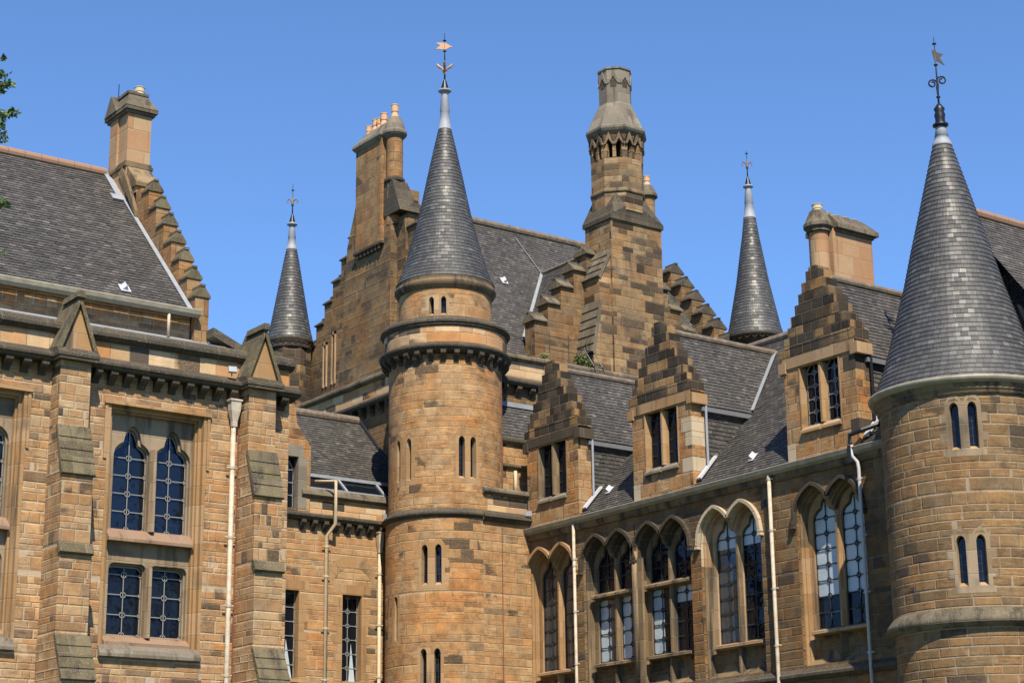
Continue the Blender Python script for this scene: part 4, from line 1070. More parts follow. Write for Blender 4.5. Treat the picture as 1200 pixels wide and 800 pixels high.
def tower_shaft(parent, cx, cy, r, z0, z1, slits, mat, name='shaft'):
    S = cyl(cx, cy, r); holes = [(u-w/2, u+w/2, zb, zt) for (u, w, zb, zt) in slits]
    mb = MB(); mb.sheet(S, -math.pi*r, math.pi*r, z0, z1, holes, r*math.pi/40); o = mb.build(name, mat, parent)
    return S

# central round tower
T = thing('round_tower', 'tall central round tower with corbelled parapet ring and slender slate cone', 'tower', (30.3, 44.55, 0))
cx, cy = 30.3, 44.55
va = math.atan2(-cy, -cx)      # direction that faces the camera
def ang(px, r, z):
    """arc length on a cylinder of radius r for something seen at photo column px"""
    best = None
    for i in range(-90, 91):
        a = va+R(i); p = V((cx+r*math.cos(a), cy+r*math.sin(a), z)); d = p-CAM
        x = 600+FPX*d.dot(Rt)/d.dot(Fw)
        if best is None or abs(x-px) < best[0]: best = (abs(x-px), a)
    return best[1]*r
r1 = 1.65; sl1 = [(ang(p, r1, 13.2), .18, 12.55, 13.78) for p in (467, 479, 541, 555)]
S1 = tower_shaft(T, cx, cy, r1, 11.5, 16.3, sl1, 'tower')
r2 = 1.72; sl2 = [(ang(p, r2, 10.1), .18, 9.55, 10.7) for p in (498, 513.5)]+[(ang(p, r2, 8), .18, 6.75, 7.85) for p in (496, 512)]+[(ang(p, r2, 9), .16, 8.1, 9.35) for p in (457.5, 463.5)]
S2 = tower_shaft(T, cx, cy, r2, 0, 11.6, sl2, 'tower')
for S_, r_, L_ in ((S1, r1, sl1), (S2, r2, sl2)):
    for (u, w_, zb, zt) in L_: slit(T, S_, r_, u, w_, zb, zt)
for S_, L_ in ((S1, sl1[:2]), (S1, sl1[2:]), (S2, sl2[:2]), (S2, sl2[2:4]), (S2, sl2[4:])):
    surround(T, S_, [q[0] for q in L_], .18, L_[0][2], L_[0][3], 'dress_o')
# flat face joining the wing
mb = MB(); Sf = faceY(cy-r2+.003); mb.sheet(Sf, cx, 32.03, 0, 11.6); mb.build('flat_wall', 'tower', T)
mb = MB(); mb.box(30.4, 32.0, cy-r2+.1, cy-.6, 11.6, 12.2); mb.build('flat_parapet', 'par', T)
mb = MB(); mb.sprof(faceY(cy-r2), 30.35, 32.06, [(.1, 11.5), (-.06, 11.38), (-.16, 11.5), (-.16, 11.56), (.1, 11.72)]); mb.build('string_course', 'mossd', T)
mb = MB(); mb.sprof(faceY(cy-r2+.05), 30.42, 32.02, [(1., 12.18), (-.03, 12.18), (-.09, 12.24), (-.09, 12.3), (.0, 12.38), (1., 12.42)]); mb.build('coping', 'moss', T)
mb = MB(); mb.lathe(cx, cy, [(1.7, 11.42), (1.80, 11.5), (1.83, 11.55), (1.80, 11.60), (1.70, 11.68), (1.655, 11.72)], 64); mb.build('string_course', 'mossd', T, True)
mb = MB(); mb.lathe(cx, cy, [(1.6, 16.12), (1.84, 16.2), (1.93, 16.30), (1.94, 16.35), (1.90, 16.38), (1.80, 16.45)], 64); mb.build('lower_ring', 'mossd', T)
mb = MB(); mb.lathe(cx, cy, [(1.80, 16.4), (1.80, 17.0)], 64); mb.build('parapet', 'par', T, True)
mb = MB(); mb.lathe(cx, cy, [(1.80, 16.93), (1.86, 16.97), (1.86, 17.02), (1.90, 17.04), (1.90, 17.10), (1.82, 17.2), (1.55, 17.3), (1.3, 17.3)], 64); mb.build('upper_ring', 'mossd', T)
Sc = cyl(cx, cy, 1.65)
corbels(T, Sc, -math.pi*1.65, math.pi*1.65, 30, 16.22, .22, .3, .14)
r3 = 1.36; sl3 = [(ang(p, r3, 17.7), .15, 17.38, 17.95) for p in (505.5, 520)]
cS = tower_shaft(T, cx, cy, r3, 17.2, 18.35, sl3, 'tower', 'drum')
for (u, w_, zb, zt) in sl3: slit(T, cS, r3, u, w_, zb, zt)
surround(T, cS, [q[0] for q in sl3], .15, 17.38, 17.95, 'dress')
mb = MB(); mb.lathe(cx, cy, [(1.36, 18.2), (1.44, 18.26), (1.5, 18.36), (1.5, 18.44), (1.42, 18.5), (1.46, 18.54), (1.44, 18.6)], 64); mb.build('eaves_cornice', 'dress_b', T, True)
mb = MB(); cone(mb, cx, cy, [(1.45, 18.58), (1.28, 18.98), (1.18, 19.3), (1.0, 19.95), (.84, 20.55), (.68, 21.3), (.53, 22.05), (.34, 22.95), (.185, 23.64)]); mb.build('spire_roof', 'slatec', T)
def finial(T, x, y, z0, r0, z1, ztip, vane, scr, gold=True, fat=False, s=1.):
    mb = MB(); mb.lathe(x, y, [(r0*1.12, z0-.04), (r0*1.08, z0+.03), (r0, z0+.05), (r0*.72, z0+(z1-z0)*.45), (r0*.80, z0+(z1-z0)*.47), (r0*.55, z1)], 20); mb.build('lead_cap', 'lead', T, True)
    f = thing_part('finial', T)
    mb = MB(); mb.lathe(x, y, [(.0, z1-.04), (.10*s, z1-.02), (.2*s, z1+.03), (.2*s, z1+.07), (.12*s, z1+.11), (.10*s, z1+.13)], 20); mb.build('collar', 'lead' if not fat else 'iron', f, True)
    mb = MB()
    if fat: mb.lathe(x, y, [(.12, z1+.1), (.11, z1+.2), (.13, z1+.3), (.10, z1+.38), (.13, z1+.45), (.08, z1+.52), (.04, z1+.58)], 12)
    else: mb.lathe(x, y, [(.12*s, z1+.12), (.09*s, z1+.25), (.04*s, z1+.42)], 12)
    mb.tube([(x, y, z1+.1), (x, y, z1+(ztip-z1)*.6), (x, y, ztip)], [.03*s, .02*s, .008*s], 8)
    for zz in scr[1]: mb.lathe(x, y, [(.0, zz-.02), (.055*s, zz-.012), (.055*s, zz+.012), (0, zz+.02)], 10)
    mb.build('spindle', 'iron', f, True)
    return f
f = finial(T, cx, cy, 23.64, .185, 24.83, 26.8, None, (0, (25.55, 26.2, 26.55)))
# scrolls (gilded tips) and swallow-tail vane
mb = MB(); tt = Rt.copy(); tt.z = 0; tt.normalize(); fwd = Z.cross(tt)
for d_ in (tt, -tt, fwd, -fwd):
    mb.tube([V((cx, cy, 25.45)), V((cx, cy, 25.62))+d_*.08, V((cx, cy, 25.68))+d_*.17, V((cx, cy, 25.76))+d_*.24], [.03, .035, .045, .03], 8)
mb.build('scrolls', 'gold', f)
def vane(f, x, y, z, d, ln, h, mat, shape=0):
    d = V(d).normalized(); n_ = Z.cross(d)*.012; c = V((x, y, z)); mb = MB()
    if shape == 0: q = [(-.62, .50), (-.30, .1), (-.62, -.32), (.05, -.42), (.42, -.1), (.62, -.14), (.42, .05), (.05, .45)]
    else: q = [(-.35, .55), (0, .8), (.25, .35), (.95, .15), (.5, -.25), (1.0, -1.1), (.2, -.6), (-.1, -.55)]
    # split into two convex-ish halves
    P = [c+d*(a*ln)+Z*(b*h) for a, b in q]
    if shape == 0: parts = [[P[0], P[1], P[3], P[7]], [P[1], P[2], P[3]], [P[3], P[4], P[6], P[7]], [P[4], P[5], P[6]]]
    else: parts = [[P[0], P[1], P[2], P[7]], [P[2], P[6], P[7]], [P[2], P[3], P[4], P[6]], [P[4], P[5], P[6]]]
    for a in parts: mb.extr([p-n_ for p in a], n_*2)
    return mb.build('weather_vane', mat, f)
vane(f, cx, cy, 26.36, tt, .44, .26, 'gold')
mb = MB(); p0 = ang(588, 1.65, 13); mb.tube([Sc(p0, 16, -.012), Sc(p0, 11.8, -.012)], .012, 6); p1 = cyl(cx, cy, 1.9)(p0/1.65*1.9, 11.6); mb.tube([(at(588, 620, y=42.84).x, 42.82, 11.4), (at(588, 620, y=42.84).x, 42.82, 0)], .012, 6); mb.build('lightning_conductor', 'wood', T)

# right tower
RT = thing('round_tower', 'broad brown round tower at the right with a large slate cone cut by the frame', 'tower', (32.1, 27.0, 0))
cx, cy = 32.1, 27.0; va = math.atan2(-cy, -cx)
r1 = 1.80; s1 = [(ang(p, r1, 11), .19, 10.28, 11.32) for p in (1118, 1140)]+[(ang(p, r1, 8.1), .19, 7.42, 8.5) for p in (1127.5, 1150)]
S1 = tower_shaft(RT, cx, cy, r1, 6.7, 11.75, s1, 'rtower')
for (u, w_, zb, zt) in s1: slit(RT, S1, r1, u, w_, zb, zt)
for L_ in (s1[:2], s1[2:]): surround(RT, S1, [q[0] for q in L_], .19, L_[0][2], L_[0][3], 'dress_g')
tower_shaft(RT, cx, cy, 1.78, 0, 6.9, [], 'rtower')
mb = MB(); mb.lathe(cx, cy, [(1.75, 6.58), (1.93, 6.66), (1.96, 6.72), (1.94, 6.80), (1.82, 6.96), (1.79, 7.0)], 72); mb.build('string_course', 'moss', RT, True)
mb = MB(); mb.lathe(cx, cy, [(1.8, 11.45), (1.86, 11.5), (1.86, 11.58), (1.93, 11.66), (1.93, 11.72), (1.8, 11.74)], 72); mb.build('eaves_cornice', 'dress_b', RT, True)
mb = MB(); mb.lathe(cx, cy, [(1.88, 11.68), (1.99, 11.70), (2.04, 11.78), (2.04, 11.83), (1.98, 11.83), (1.96, 11.76), (1.88, 11.76)], 72); mb.build('gutter', 'gutter', RT, True)
mb = MB(); cone(mb, cx, cy, [(1.96, 11.80), (1.70, 12.35), (1.50, 12.95), (1.27, 13.75), (1.08, 14.4), (.88, 15.2), (.64, 16.1), (.38, 17.1), (.2, 17.78)], .115, .155); mb.build('spire_roof', 'slatec', RT)
f = finial(RT, cx, cy, 17.78, .2, 18.2, 20.45, None, (0, (18.95, 19.75, 20.28)), fat=True, s=.9)
mb = MB()
for s_ in (-1, 1): finial_scroll(mb, V((cx, cy, 0)), tt, .11, s_, 19.28 if s_ < 0 else 19.36)
mb.build('scrolls', 'iron', f)
vane(f, cx, cy, 19.98, tt, .2, .22, 'rail', 1)

# far turrets
def turret(label, x, y, zb, knots, rbody, ztop_cap, ztip, lz):
    t = thing('stair_turret', label, 'turret', (x, y, 0), 'slim corner turrets of the main block')
    mb = MB(); mb.lathe(x, y, [(rbody, 8), (rbody, zb-.35), (rbody, zb-.1)], 8); mb.build('shaft', 'gable', t)
    mb = MB(); mb.lathe(x, y, [(rbody*.98, zb-.30), (rbody*1.04, zb-.27), (rbody*1.02, zb-.2), (knots[0][0]*.93, zb-.1), (knots[0][0]*1.02, zb-.04), (knots[0][0]*1.02, zb+.03)], 32); mb.build('eaves_cornice', 'dress_k', t, True)
    mb = MB(); 
    for i in range(24):
        a, b = 2*math.pi*i/24, 2*math.pi*(i+.5)/24; c_ = 2*math.pi*(i+1)/24; rr = knots[0][0]*.97
        q = [V((x+rr*math.cos(v), y+rr*math.sin(v), z_)) for v, z_ in ((a, zb-.17), (b, zb-.07), (c_, zb-.17))]
        mb.tube(q, .012, 5)
    mb.build('zigzag_frieze', 'mossd', t)
    mb = MB(); cone(mb, x, y, knots, .115, .155); mb.build('spire_roof', 'slatec', t)
    f = finial(t, x, y, knots[-1][1], knots[-1][0], lz, ztip, None, (0, (lz+.75, lz+1.3)), s=.9)
    mb = MB()
    for s_ in (-1, 1):
        c_ = V((x, y, lz+.85)); mb.tube([c_-Z*.12, c_+tt*s_*.05+Z*.08, c_+tt*s_*.13+Z*.13, c_+tt*s_*.18+Z*.06, c_+tt*s_*.16-Z*.01], .022, 6)
    mb.tube([V((x, y, lz+.8)), V((x, y, lz+1.12))], [.04, .01], 8); mb.build('fleur_ornament', 'oldgold', f)
turret('slim slate-coned turret standing behind the hall parapet, left of the great gable', 30.7, 54.5, 19.3, [(.80, 19.28), (.70, 19.7), (.62, 20.1), (.5, 20.8), (.36, 21.6), (.25, 22.25), (.17, 22.66)], .74, 0, 25.05, 23.5)
turret('slim slate-coned turret standing alone against the sky right of the octagonal chimney', 44.2, 46.0, 19.55, [(1.02, 19.52), (.89, 19.95), (.72, 20.8), (.56, 21.6), (.42, 22.5), (.29, 23.3), (.2, 24.0)], .72, 0, 26.5, 25.1)

# ================================================================ RIGHT WING
Wg = thing('wing_building', 'dark sandstone wing on the right with paired gothic windows and three stepped dormers', 'building', (32, 36, 0))
S = faceX(32.)
WC = [41.83, 39.33, 37.12, 34.55, 31.12]; SEP = .49
mb = MB(); holes = [(-c-1.12, -c+1.12, 6.42, 10.72) for c in WC]
mb.sheet(S, -42.84, -20, 0, 11.12, holes)
mb.poly([(32, 20, 0), (40, 20, 0), (40, 20, 11), (32, 20, 11)]); mb.build('wall', 'wing', Wg)
hoodm = ['dress_o', 'dress_k', 'dress_k', 'cream', 'dress_k']; ordm = ['dress_o', 'dress_k', 'dress_k', 'dress', 'dress_b']
lowm = ['dress_o', 'dress_b', 'dress_b', 'dress_b', 'dress_o']
for wi, yc in enumerate(WC):
    W = thing_part('window', Wg); c = -yc; T0 = 10.72; SILL = 7.28
    def dbl(hw, zs, r):
        fa, fb = arch(c-SEP, hw, zs, r), arch(c+SEP, hw, zs, r)
        def f(u):
            v = [g(u) for g, q in ((fa, c-SEP), (fb, c+SEP)) if abs(u-q) <= hw+1e-6]
            return max(v) if v else zs
        return f
    # outermost order lies in the wall plane and splits at the new-stone line
    mbs = MB()
    f0 = dbl(.60, 9.82, .86); a, b = c-SEP-.60, c+SEP+.60
    mbs.plate(S, c-1.12, c+1.12, 6.42, T0, [(a, b, 6.45, f0)], .0, .10, nseg=44)
    mbs.build('surround', 'wing' if wi in (1, 2) else 'wing', W)
    for i, (ins, d0, dp) in enumerate(((.003, .0, .08), (.04, .08, .09), (.075, .17, .14))):
        hw = .60-ins; f = dbl(hw, 9.82-.02*i, .86-ins*.9)
        mt = MB(); mt.plate(S, c-1.1+.01*i, c+1.1-.01*i, 9.25, T0-.01*(i+1), [(c-SEP-hw, c+SEP+hw, 9.25, f)], d0+.004, dp, nseg=44, bot=False)
        mt.build('arch_order', ordm[wi] if i else hoodm[wi], W) if i or wi in (0, 3) else None
        ml = MB(); ml.plate(S, c-1.1+.01*i, c+1.1-.01*i, 6.45, 9.25, [(c-SEP-hw, c+SEP+hw, 6.45, lambda u: 9.25)], d0+.004, dp, nseg=2, top=False)
        if i: ml.build('jamb_order', lowm[wi], W)
    # tracery plate with the two lights
    d = .30; hw = .385; ls = [c-.475, c+.475]; tr = wi in (1, 2)
    lts = []
    for q in ls:
        fn = cusped(q, hw, 9.86, .12, .28)
        if tr: lts += [(q-hw, q+hw, 9.14, fn), (q-hw, q+hw, SILL, shoulder(q, hw, 8.96))]
        else: lts += [(q-hw, q+hw, SILL, fn)]
    mt = MB(); mt.plate(S, c-1.09, c+1.09, SILL-.1, T0-.05, lts, d, .10, nseg=30); mt.build('tracery', lowm[wi] if wi != 3 else 'dress', W)
    mt = MB(); mt.extr([S(c-.07, SILL, d), S(c-.03, SILL, d-.09), S(c+.03, SILL, d-.09), S(c+.07, SILL, d)], (0, 0, 2.62)); mt.build('mullion', lowm[wi], W)
    mt = MB(); mt.sprof(S, c-.88, c+.88, [(d+.1, SILL+.03), (d-.1, SILL-.02), (d-.22, SILL-.05), (d-.22, SILL-.12), (d+.1, SILL-.14)]); mt.build('sill', 'dress' if wi in (0, 3, 4) else lowm[wi], W)
    if tr: mt = MB(); mt.sprof(S, c-.90, c+.90, [(d+.05, 9.16), (d-.12, 9.12), (d-.22, 9.06), (d-.22, 9.0), (d+.05, 8.96)]); mt.build('transom', 'dress_b', W)
    # apron panel below the sill
    mt = MB(); mt.sheet(S, c-1.08, c+1.08, 6.4, SILL-.1, (), 9, d+.02); mt.build('apron', 'wing', W)
    mt = MB(); mt.extr([S(c-.07, 6.5, d+.02), S(c-.03, 6.5, d-.14), S(c+.03, 6.5, d-.14), S(c+.07, 6.5, d+.02)], (0, 0, SILL-6.6))
    mt.sprof(S, c-1.08, c+1.08, [(d+.02, 6.62), (.02, 6.42), (.02, 6.36), (d+.02, 6.36)])
    for q in (ls[0], ls[1]): mt.poly([S(q-.3, 6.60, d-.02), S(q+.3, 6.60, d-.02), S(q+.16, 6.78, d+.018), S(q-.16, 6.78, d+.018)])
    mt.build('apron_sill', 'dress_b' if wi else 'dress_o', W)
    # hood mould
    mh = MB(); fh = dbl(.66, 9.80, .92); pts = [(c-SEP-.66+(2*SEP+1.32)*i/44, 0) for i in range(45)]; pts = [(u, fh(u)) for u, _ in pts]
    pts = [(pts[0][0], pts[0][1]-.02)]+pts[1:]
    for p, q in zip(pts, pts[1:]): mh.seg(S, p, q, .085, -.11, .02)
    for e in (pts[0], pts[-1]): mh.sbox(S, e[0]-.055, e[0]+.055, e[1]-.09, e[1]-.02, -.12, .0)
    mh.build('hood_mould', hoodm[wi], W)
    # glass
    for j, q in enumerate(ls):
        gp = MB()
        cut = {0: 7.28, 1: 7.28, 2: 8.1, 3: 8.0, 4: 8.0}[wi]
        if wi == 0: pane(gp, S, q-hw, q+hw, SILL, 10.35, d+.08, 1)
        elif wi == 4: pane(gp, S, q-hw, q+hw, 8.05, 10.35, d+.08, 0); pane(gp, S, q-hw, q+hw, SILL, 8.05, d+.08, 2)
        elif wi == 3: pane(gp, S, q-hw, q+hw, 9.65, 10.35, d+.08, 0); pane(gp, S, q-hw, q+.02 if j == 0 else q+hw, SILL, 9.65, d+.08, 1 if j == 0 else 2); (pane(gp, S, q+.02, q+hw, SILL, 9.65, d+.08, 1) if j == 0 else None)
        else:
            pane(gp, S, q-hw, q+hw, 9.0, 10.35, d+.08, 2)
            if wi == 1: pane(gp, S, q-hw, (q+hw if j else q+.05), SILL, 9.0, d+.08, 0); (None if j else pane(gp, S, q+.05, q+hw, SILL, 9.0, d+.08, 1))
            else: pane(gp, S, q-hw, q+.04 if j == 0 else q+hw, SILL, 8.55 if j else 9.0, d+.08, 0 if j == 0 else 2); (pane(gp, S, q+.04, q+hw, SILL, 9.0, d+.08, 2) if j == 0 else pane(gp, S, q-hw, q+hw, 8.55, 9.0, d+.08, 0))
        gp.build('pane', ['blind', 'shade', 'glassd'], W)
        gl = MB(); leading(gl, S, q, hw, SILL+.03, 9.9, cusped(q, hw, 9.86, .12, .28), d+.055, .36, .026)
        gl.build('leading', 'camed', W)
# base course
mb = MB(); mb.sprof(S, -42.84, -27, [(.1, 6.12), (-.08, 6.12), (-.16, 6.2), (-.16, 6.26), (.0, 6.40), (.1, 6.40)]); mb.build('base_course', 'mossd', Wg)
mb = MB(); mb.box(31.98, 32.05, 37.95, 38.25, 6.4, 9.8); mb.build('pier', 'dress_b', Wg)
for yy in (38.22,):
    mb = MB(); mb.tube([(31.98, yy, 6.4), (31.98, yy, 10.0)], .085, 12); mb.build('colonnette', 'dress_b', Wg, True)
# eaves cornice and gutter
mb = MB(); mb.sprof(S, -42.84, -26, [(.1, 10.90), (-.05, 10.93), (-.10, 11.0), (-.10, 11.1), (.1, 11.1)]); mb.build('eaves_cornice', 'dress_b', Wg)
gt = MB(); gt.sprof(S, -42.86, -27, [(-.02, 11.10), (-.12, 11.09), (-.21, 11.15), (-.24, 11.25), (-.21, 11.27), (-.02, 11.27)], jit=0); gt.build('gutter', 'gutter', Wg)
# main roof
xe, ze, xr, zr = 31.95, 11.28, 36.9, 16.38; kk = (zr-ze)/(xr-xe); ss = V((xr-xe, 0, zr-ze)); ll = ss.length
mb = MB(); slope(mb, (xe, 0, ze), (0, -1, 0), ss, [(-44.4, 0), (-20, 0), (-20, ll), (-44.4, ll)], .115, wd=.16)
mb.poly([(xr, 44.4, zr), (xr, 20, zr), (xr+5, 20, zr-5), (xr+5, 44.4, zr-5)]); wr = mb.build('roof', 'slated', Wg)
mb = MB(); mb.tube([(xr, 44.4, zr+.03), (xr, 20, zr+.03)], .13, 10); mb.build('ridge_tiles', 'ridge', wr)
def onroof(y, z): return xe+(z-ze)/kk
# dormers
DH = 1.18
for di, yc in enumerate((41.70, 36.98, 31.17)):
    D = thing_part('dormer', Wg); D['label'] = ['stepped dormer nearest the round tower, heavily blackened gable', 'middle stepped dormer with cream quoins', 'stepped dormer beside the right tower, largest in view'][di]
    y0, y1 = yc-DH, yc+DH; EZ = 13.85; W0, W1 = yc-.64, yc+.64
    mb = MB(); SD = faceX(31.985); lights = []
    mb.sheet(SD, -y1, -y0, 11.25, EZ, [(-W1, -W0, 12.02, 13.56)])
    for yy in (y0, y1): mb.poly([(31.985, yy, 11.25), (32.45, yy, 11.25), (32.45, yy, EZ), (31.985, yy, EZ)])
    mb.build('front_wall', 'dorm', D)
    mb = MB(); n = 8
    for i in range(n):
        h_ = .252; hwk = DH+.07-.148*i; z_ = EZ+i*h_; ja, jb = random.uniform(-.03, .02), random.uniform(-.02, .03)
        mb.box(31.96-.004*i+random.uniform(-.008, 0), 32.42, yc-hwk+ja, yc+hwk+jb, z_, z_+h_+.001)
    mb.box(31.94, 32.4, yc-.13, yc+.12, EZ+n*h_, EZ+n*h_+.10)
    mb.build('stepped_gable', 'gable', D)
    mb = MB(); mb.box(31.95, 32.4, yc-DH-.02, yc+DH+.02, 13.60, 13.86); 
    for sg_ in (-1, 1): mb.box(31.93, 32.45, yc+sg_*(DH+.02)-.12, yc+sg_*(DH+.02)+.12, 13.5, 13.78)
    mb.build('lintel_band', ['dress_k', 'dress_o', 'dress'][di], D)
    mb = MB()
    for q, w_ in ((yc+.66, .04), (yc-.66, .04)): mb.box(31.97, 32.25, q-w_/2, q+w_/2, 12.02, 13.58)
    mb.extr([(31.99, yc-.03, 12.1), (31.99, yc+.03, 12.1), (32.06, yc+.08, 12.1), (32.25, yc+.08, 12.1), (32.25, yc-.08, 12.1), (32.06, yc-.08, 12.1)], (0, 0, 1.46)); mb.build('mullion', ['dress_b', 'dress_o', 'dress_o'][di], D)
    for q in (yc-.34, yc+.34):
        mb = MB(); mb.sprof(SD, -q-.31, -q+.31, [(.3, 12.16), (.08, 12.1), (-.08, 11.98), (-.08, 11.92), (.3, 11.92)]); mb.build('sill', 'grey' if di < 2 else 'dress', D)
    for q in (yc-.34, yc+.34):
        mb = MB(); pane(mb, SD, -q-.27, -q+.27, 12.05, 13.58, .2); mb.build('pane', 'glassd', D)
        mb = MB(); leading(mb, SD, -q, .26, 12.12, 13.4, arch(-q, .26, 13.36, .3), .18, .36, .022); mb.build('leading', 'came' if di == 2 else 'camed', D)
    if di:
        for i, z_ in ((0, 11.75), (3, 12.42), (4, 12.80)) if di == 1 else ((1, 11.6), (2, 13.15)):
            e = .24 if i % 2 else .38; mb = MB(); mb.box(31.978, 32.0, y0, y0+e, z_, z_+.36); mb.box(31.99, 32.44, y0-.004, y0+.02, z_, z_+.36)
            mb.build('quoin', 'cream' if di == 1 else 'dress_k', D)
        mb = MB(); mb.box(31.978, 32.0, y1-.26, y1, 11.3, 11.75); mb.build('quoin', 'cream', D)
    # roof slopes
    ez, rz = 13.50, 15.74; hs = DH+.06
    for sg_ in (-1, 1):
        sv2 = V((0, -sg_*hs, rz-ez)); lw_ = sv2.length; mb = MB()
        slope(mb, (0, yc+sg_*hs, ez), (1, 0, 0), sv2, [(32.4, 0), (onroof(0, ez), 0), (onroof(0, rz), lw_), (32.4, lw_)], .115, wd=.16)
        mb.build('roof_slope', 'slated', D)
    mb = MB(); mb.tube([(32.4, yc, rz+.02), (onroof(0, rz), yc, rz+.02)], .10, 10); mb.build('ridge_tiles', 'ridge', D)
    mb = MB(); yck = y0+.03; slope(mb, (0, yck, 11.3), (1, 0, 0), (0, 0, 1), [(32.42, 0.), (onroof(0, ez), 2.18), (32.42, 2.18)], .115, wd=.16)
    mb.build('slate_cheek', 'slated', D)
    mb = MB(); mb.poly([(32.42, y1-.03, 11.5), (34.0, y1-.03, 13.48), (32.42, y1-.03, 13.48)]); mb.build('slate_cheek', 'slated', D)
    mb = MB(); mb.box(32.3, onroof(0, ez)-.02, y0-.10, y0+.02, 13.34, 13.46); mb.build('eaves_gutter', 'leadd', D)
    mb = MB(); mb.tube([(32.1, y0-.08, 13.75), (32.1, y0-.08, 13.58), (32.42, y0-.1, 13.5), (32.42, y0-.1, 11.85)], .035, 8); mb.build('downpipe', 'iron' if di == 2 else 'lead', D)
    a = V((onroof(0, ez), y0-.05, ez+.06)); b = V((onroof(0, rz), yc, rz+.06)); n_ = V((-.7, 0, .7))
    mb = MB(); mb.extr([a+V((.0, -.07, 0))+n_*.02, a+V((0, .07, 0))+n_*.02, b+V((0, .07, 0))+n_*.02, b+V((0, -.07, 0))+n_*.02], n_*.03); mb.build('valley_lead', 'lead', D)
    f_ = V((32.1, y0-.20, 11.48)); g_ = V((32.75, y0-.13, 12.15)); mb = MB()
    mb.extr([f_+n_*.03, f_+V((0, .16, 0))+n_*.03, g_+V((0, .11, 0))+n_*.03, g_+n_*.03], n_*.05); mb.build('lead_soaker', 'white', D)
for (px_, py_) in ((712, 579), (880, 541)):
    lo2, hi2 = 32., 36.
    for _ in range(40):
        m_ = (lo2+hi2)/2; p = at(px_, py_, x=m_)
        if p.z > ze+kk*(m_-xe): lo2 = m_
        else: hi2 = m_
    vent(wr, p, (0, -1, 0), ss, .09)
# downpipes of the wing
nx = V((-1, 0, 0)); ty = V((0, 1, 0))
downpipe(Wg, [(31.86, 40.64, 11.1), (31.88, 40.64, 0)], .042, 'pipew', (10.12, 9.95, 8.7, 7.3, 5.9, 3), None, nx, t=ty)
downpipe(Wg, [(31.86, 32.93, 11.12), (31.86, 32.93, 6.3), (31.86, 32.93, 0)], .046, 'pipew', (11.0, 9.75, 8.35, 7.0, 5.4), None, nx, t=ty)
downpipe(Wg, [(31.8, 30.10, 11.3), (31.8, 30.10, 11.05), (31.86, 30.0, 10.9), (31.86, 29.97, 10.75), (31.86, 29.97, 0)], .042, 'pipeg', (10.5, 9.2, 7.9, 6.55, 5.2), None, nx, t=ty)
mb = MB(); mb.tube([(31.8, 30.14, 11.35), (31.8, 30.14, 11.55), (31.9, 29.85, 11.62), (32.2, 29.6, 11.75), (32.4, 29.5, 11.9)], .055, 8); mb.tube([(31.8, 30.14, 10.9), (31.8, 30.14, 11.3)], .07, 8); mb.build('downpipe_bend', 'iron', Wg)
# vent grille
mb = MB(); p = at(895, 590, x=31.99); mb.box(31.98, 32.02, p.y-.08, p.y+.08, p.z-.09, p.z+.09); mb.build('vent_grille', 'iron', Wg)
# ridge chimney behind dormer three
mb = MB(); y_ = 33.9; zt = 18.45
mb.box(35.6, 37.1, y_, y_+.9, 15.2, zt); mb.box(35.57, 35.68, y_-.02, y_+.2, 15.2, zt-.1); ch = mb.build('chimney', 'chim', Wg)
fx_, fy_ = 35.40, y_+.32
mb = MB(); mb.lathe(fx_, fy_, [(.26, 14.8), (.26, zt)], 28); mb.build('round_flue', 'chim', ch, True)
mb = MB(); mb.lathe(fx_, fy_, [(.27, zt-.12), (.33, zt-.1), (.33, zt-.03), (.40, zt+.03), (.40, zt+.12), (.34, zt+.22), (.22, zt+.50), (0, zt+.52)], 28)
a, b, c_, d_ = 35.68, 37.14, y_-.05, y_+.95
mb.box(a, b, c_, d_, zt-.08, zt); mb.box(a-.04, b+.10, c_-.10, d_+.10, zt, zt+.12)
mb.hexa([(a-.04, c_-.10, zt+.12), (a-.04, d_+.10, zt+.12), (b+.10, d_+.10, zt+.12), (b+.10, c_-.10, zt+.12), (a-.02, c_+.2, zt+.46), (a-.02, d_-.25, zt+.46), (b-.2, d_-.25, zt+.46), (b-.2, c_+.2, zt+.46)])
mb.build('chimney_cap', 'moss', ch)
pot(ch, fx_, fy_, zt+.46, .14, .24, 'potc')
for i, x_ in enumerate((35.85, 36.2, 36.55, 36.88)): pot(ch, x_, y_+.45, zt+.42, .13, .16, 'pot' if i % 2 == 0 else 'potc')
# cross roof at the right edge
gy, gz = 28.5, 17.10; sv3 = V((0, 3.4, 4.5)); l3 = sv3.length
mb = MB(); slope(mb, (0, gy-3.4, gz-4.5), (1, 0, 0), sv3, [(34.0, 0), (44, 0), (44, l3), (34.0, l3)], .12)
mb.poly([(34.0, gy, gz), (44, gy, gz), (44, gy+3.4, gz-4.5), (34.0, gy+3.4, gz-4.5)]); er = mb.build('cross_roof', 'slatel', Wg)
mb = MB()
for i in range(20):
    x = 34+i*.5; mb.tube([(x, gy, gz+.02), (x+.485, gy, gz+.02)], .13, 10)
mb.build('ridge_tiles', 'terra', er)
mb = MB(); mb.sheet(faceY(gy-3.3), 33.6, 44, 0, gz-4.45); mb.build('end_wall', 'wing', Wg)
mb = MB(); n_ = V((0, -.8, .6)); q = [at(*t, y=26.6) for t in ((1179, 357), (1187, 362), (1190, 401), (1182, 398))]
mb.extr(q, n_*.05); mb.build('lead_soaker', 'white', er)
mb = MB(); q = [at(*t, y=26.4) for t in ((1189, 359), (1194, 360), (1212, 388), (1212, 410))]; mb.extr(q, (0, -.06, .03)); mb.build('skew_edge', 'iron', er)

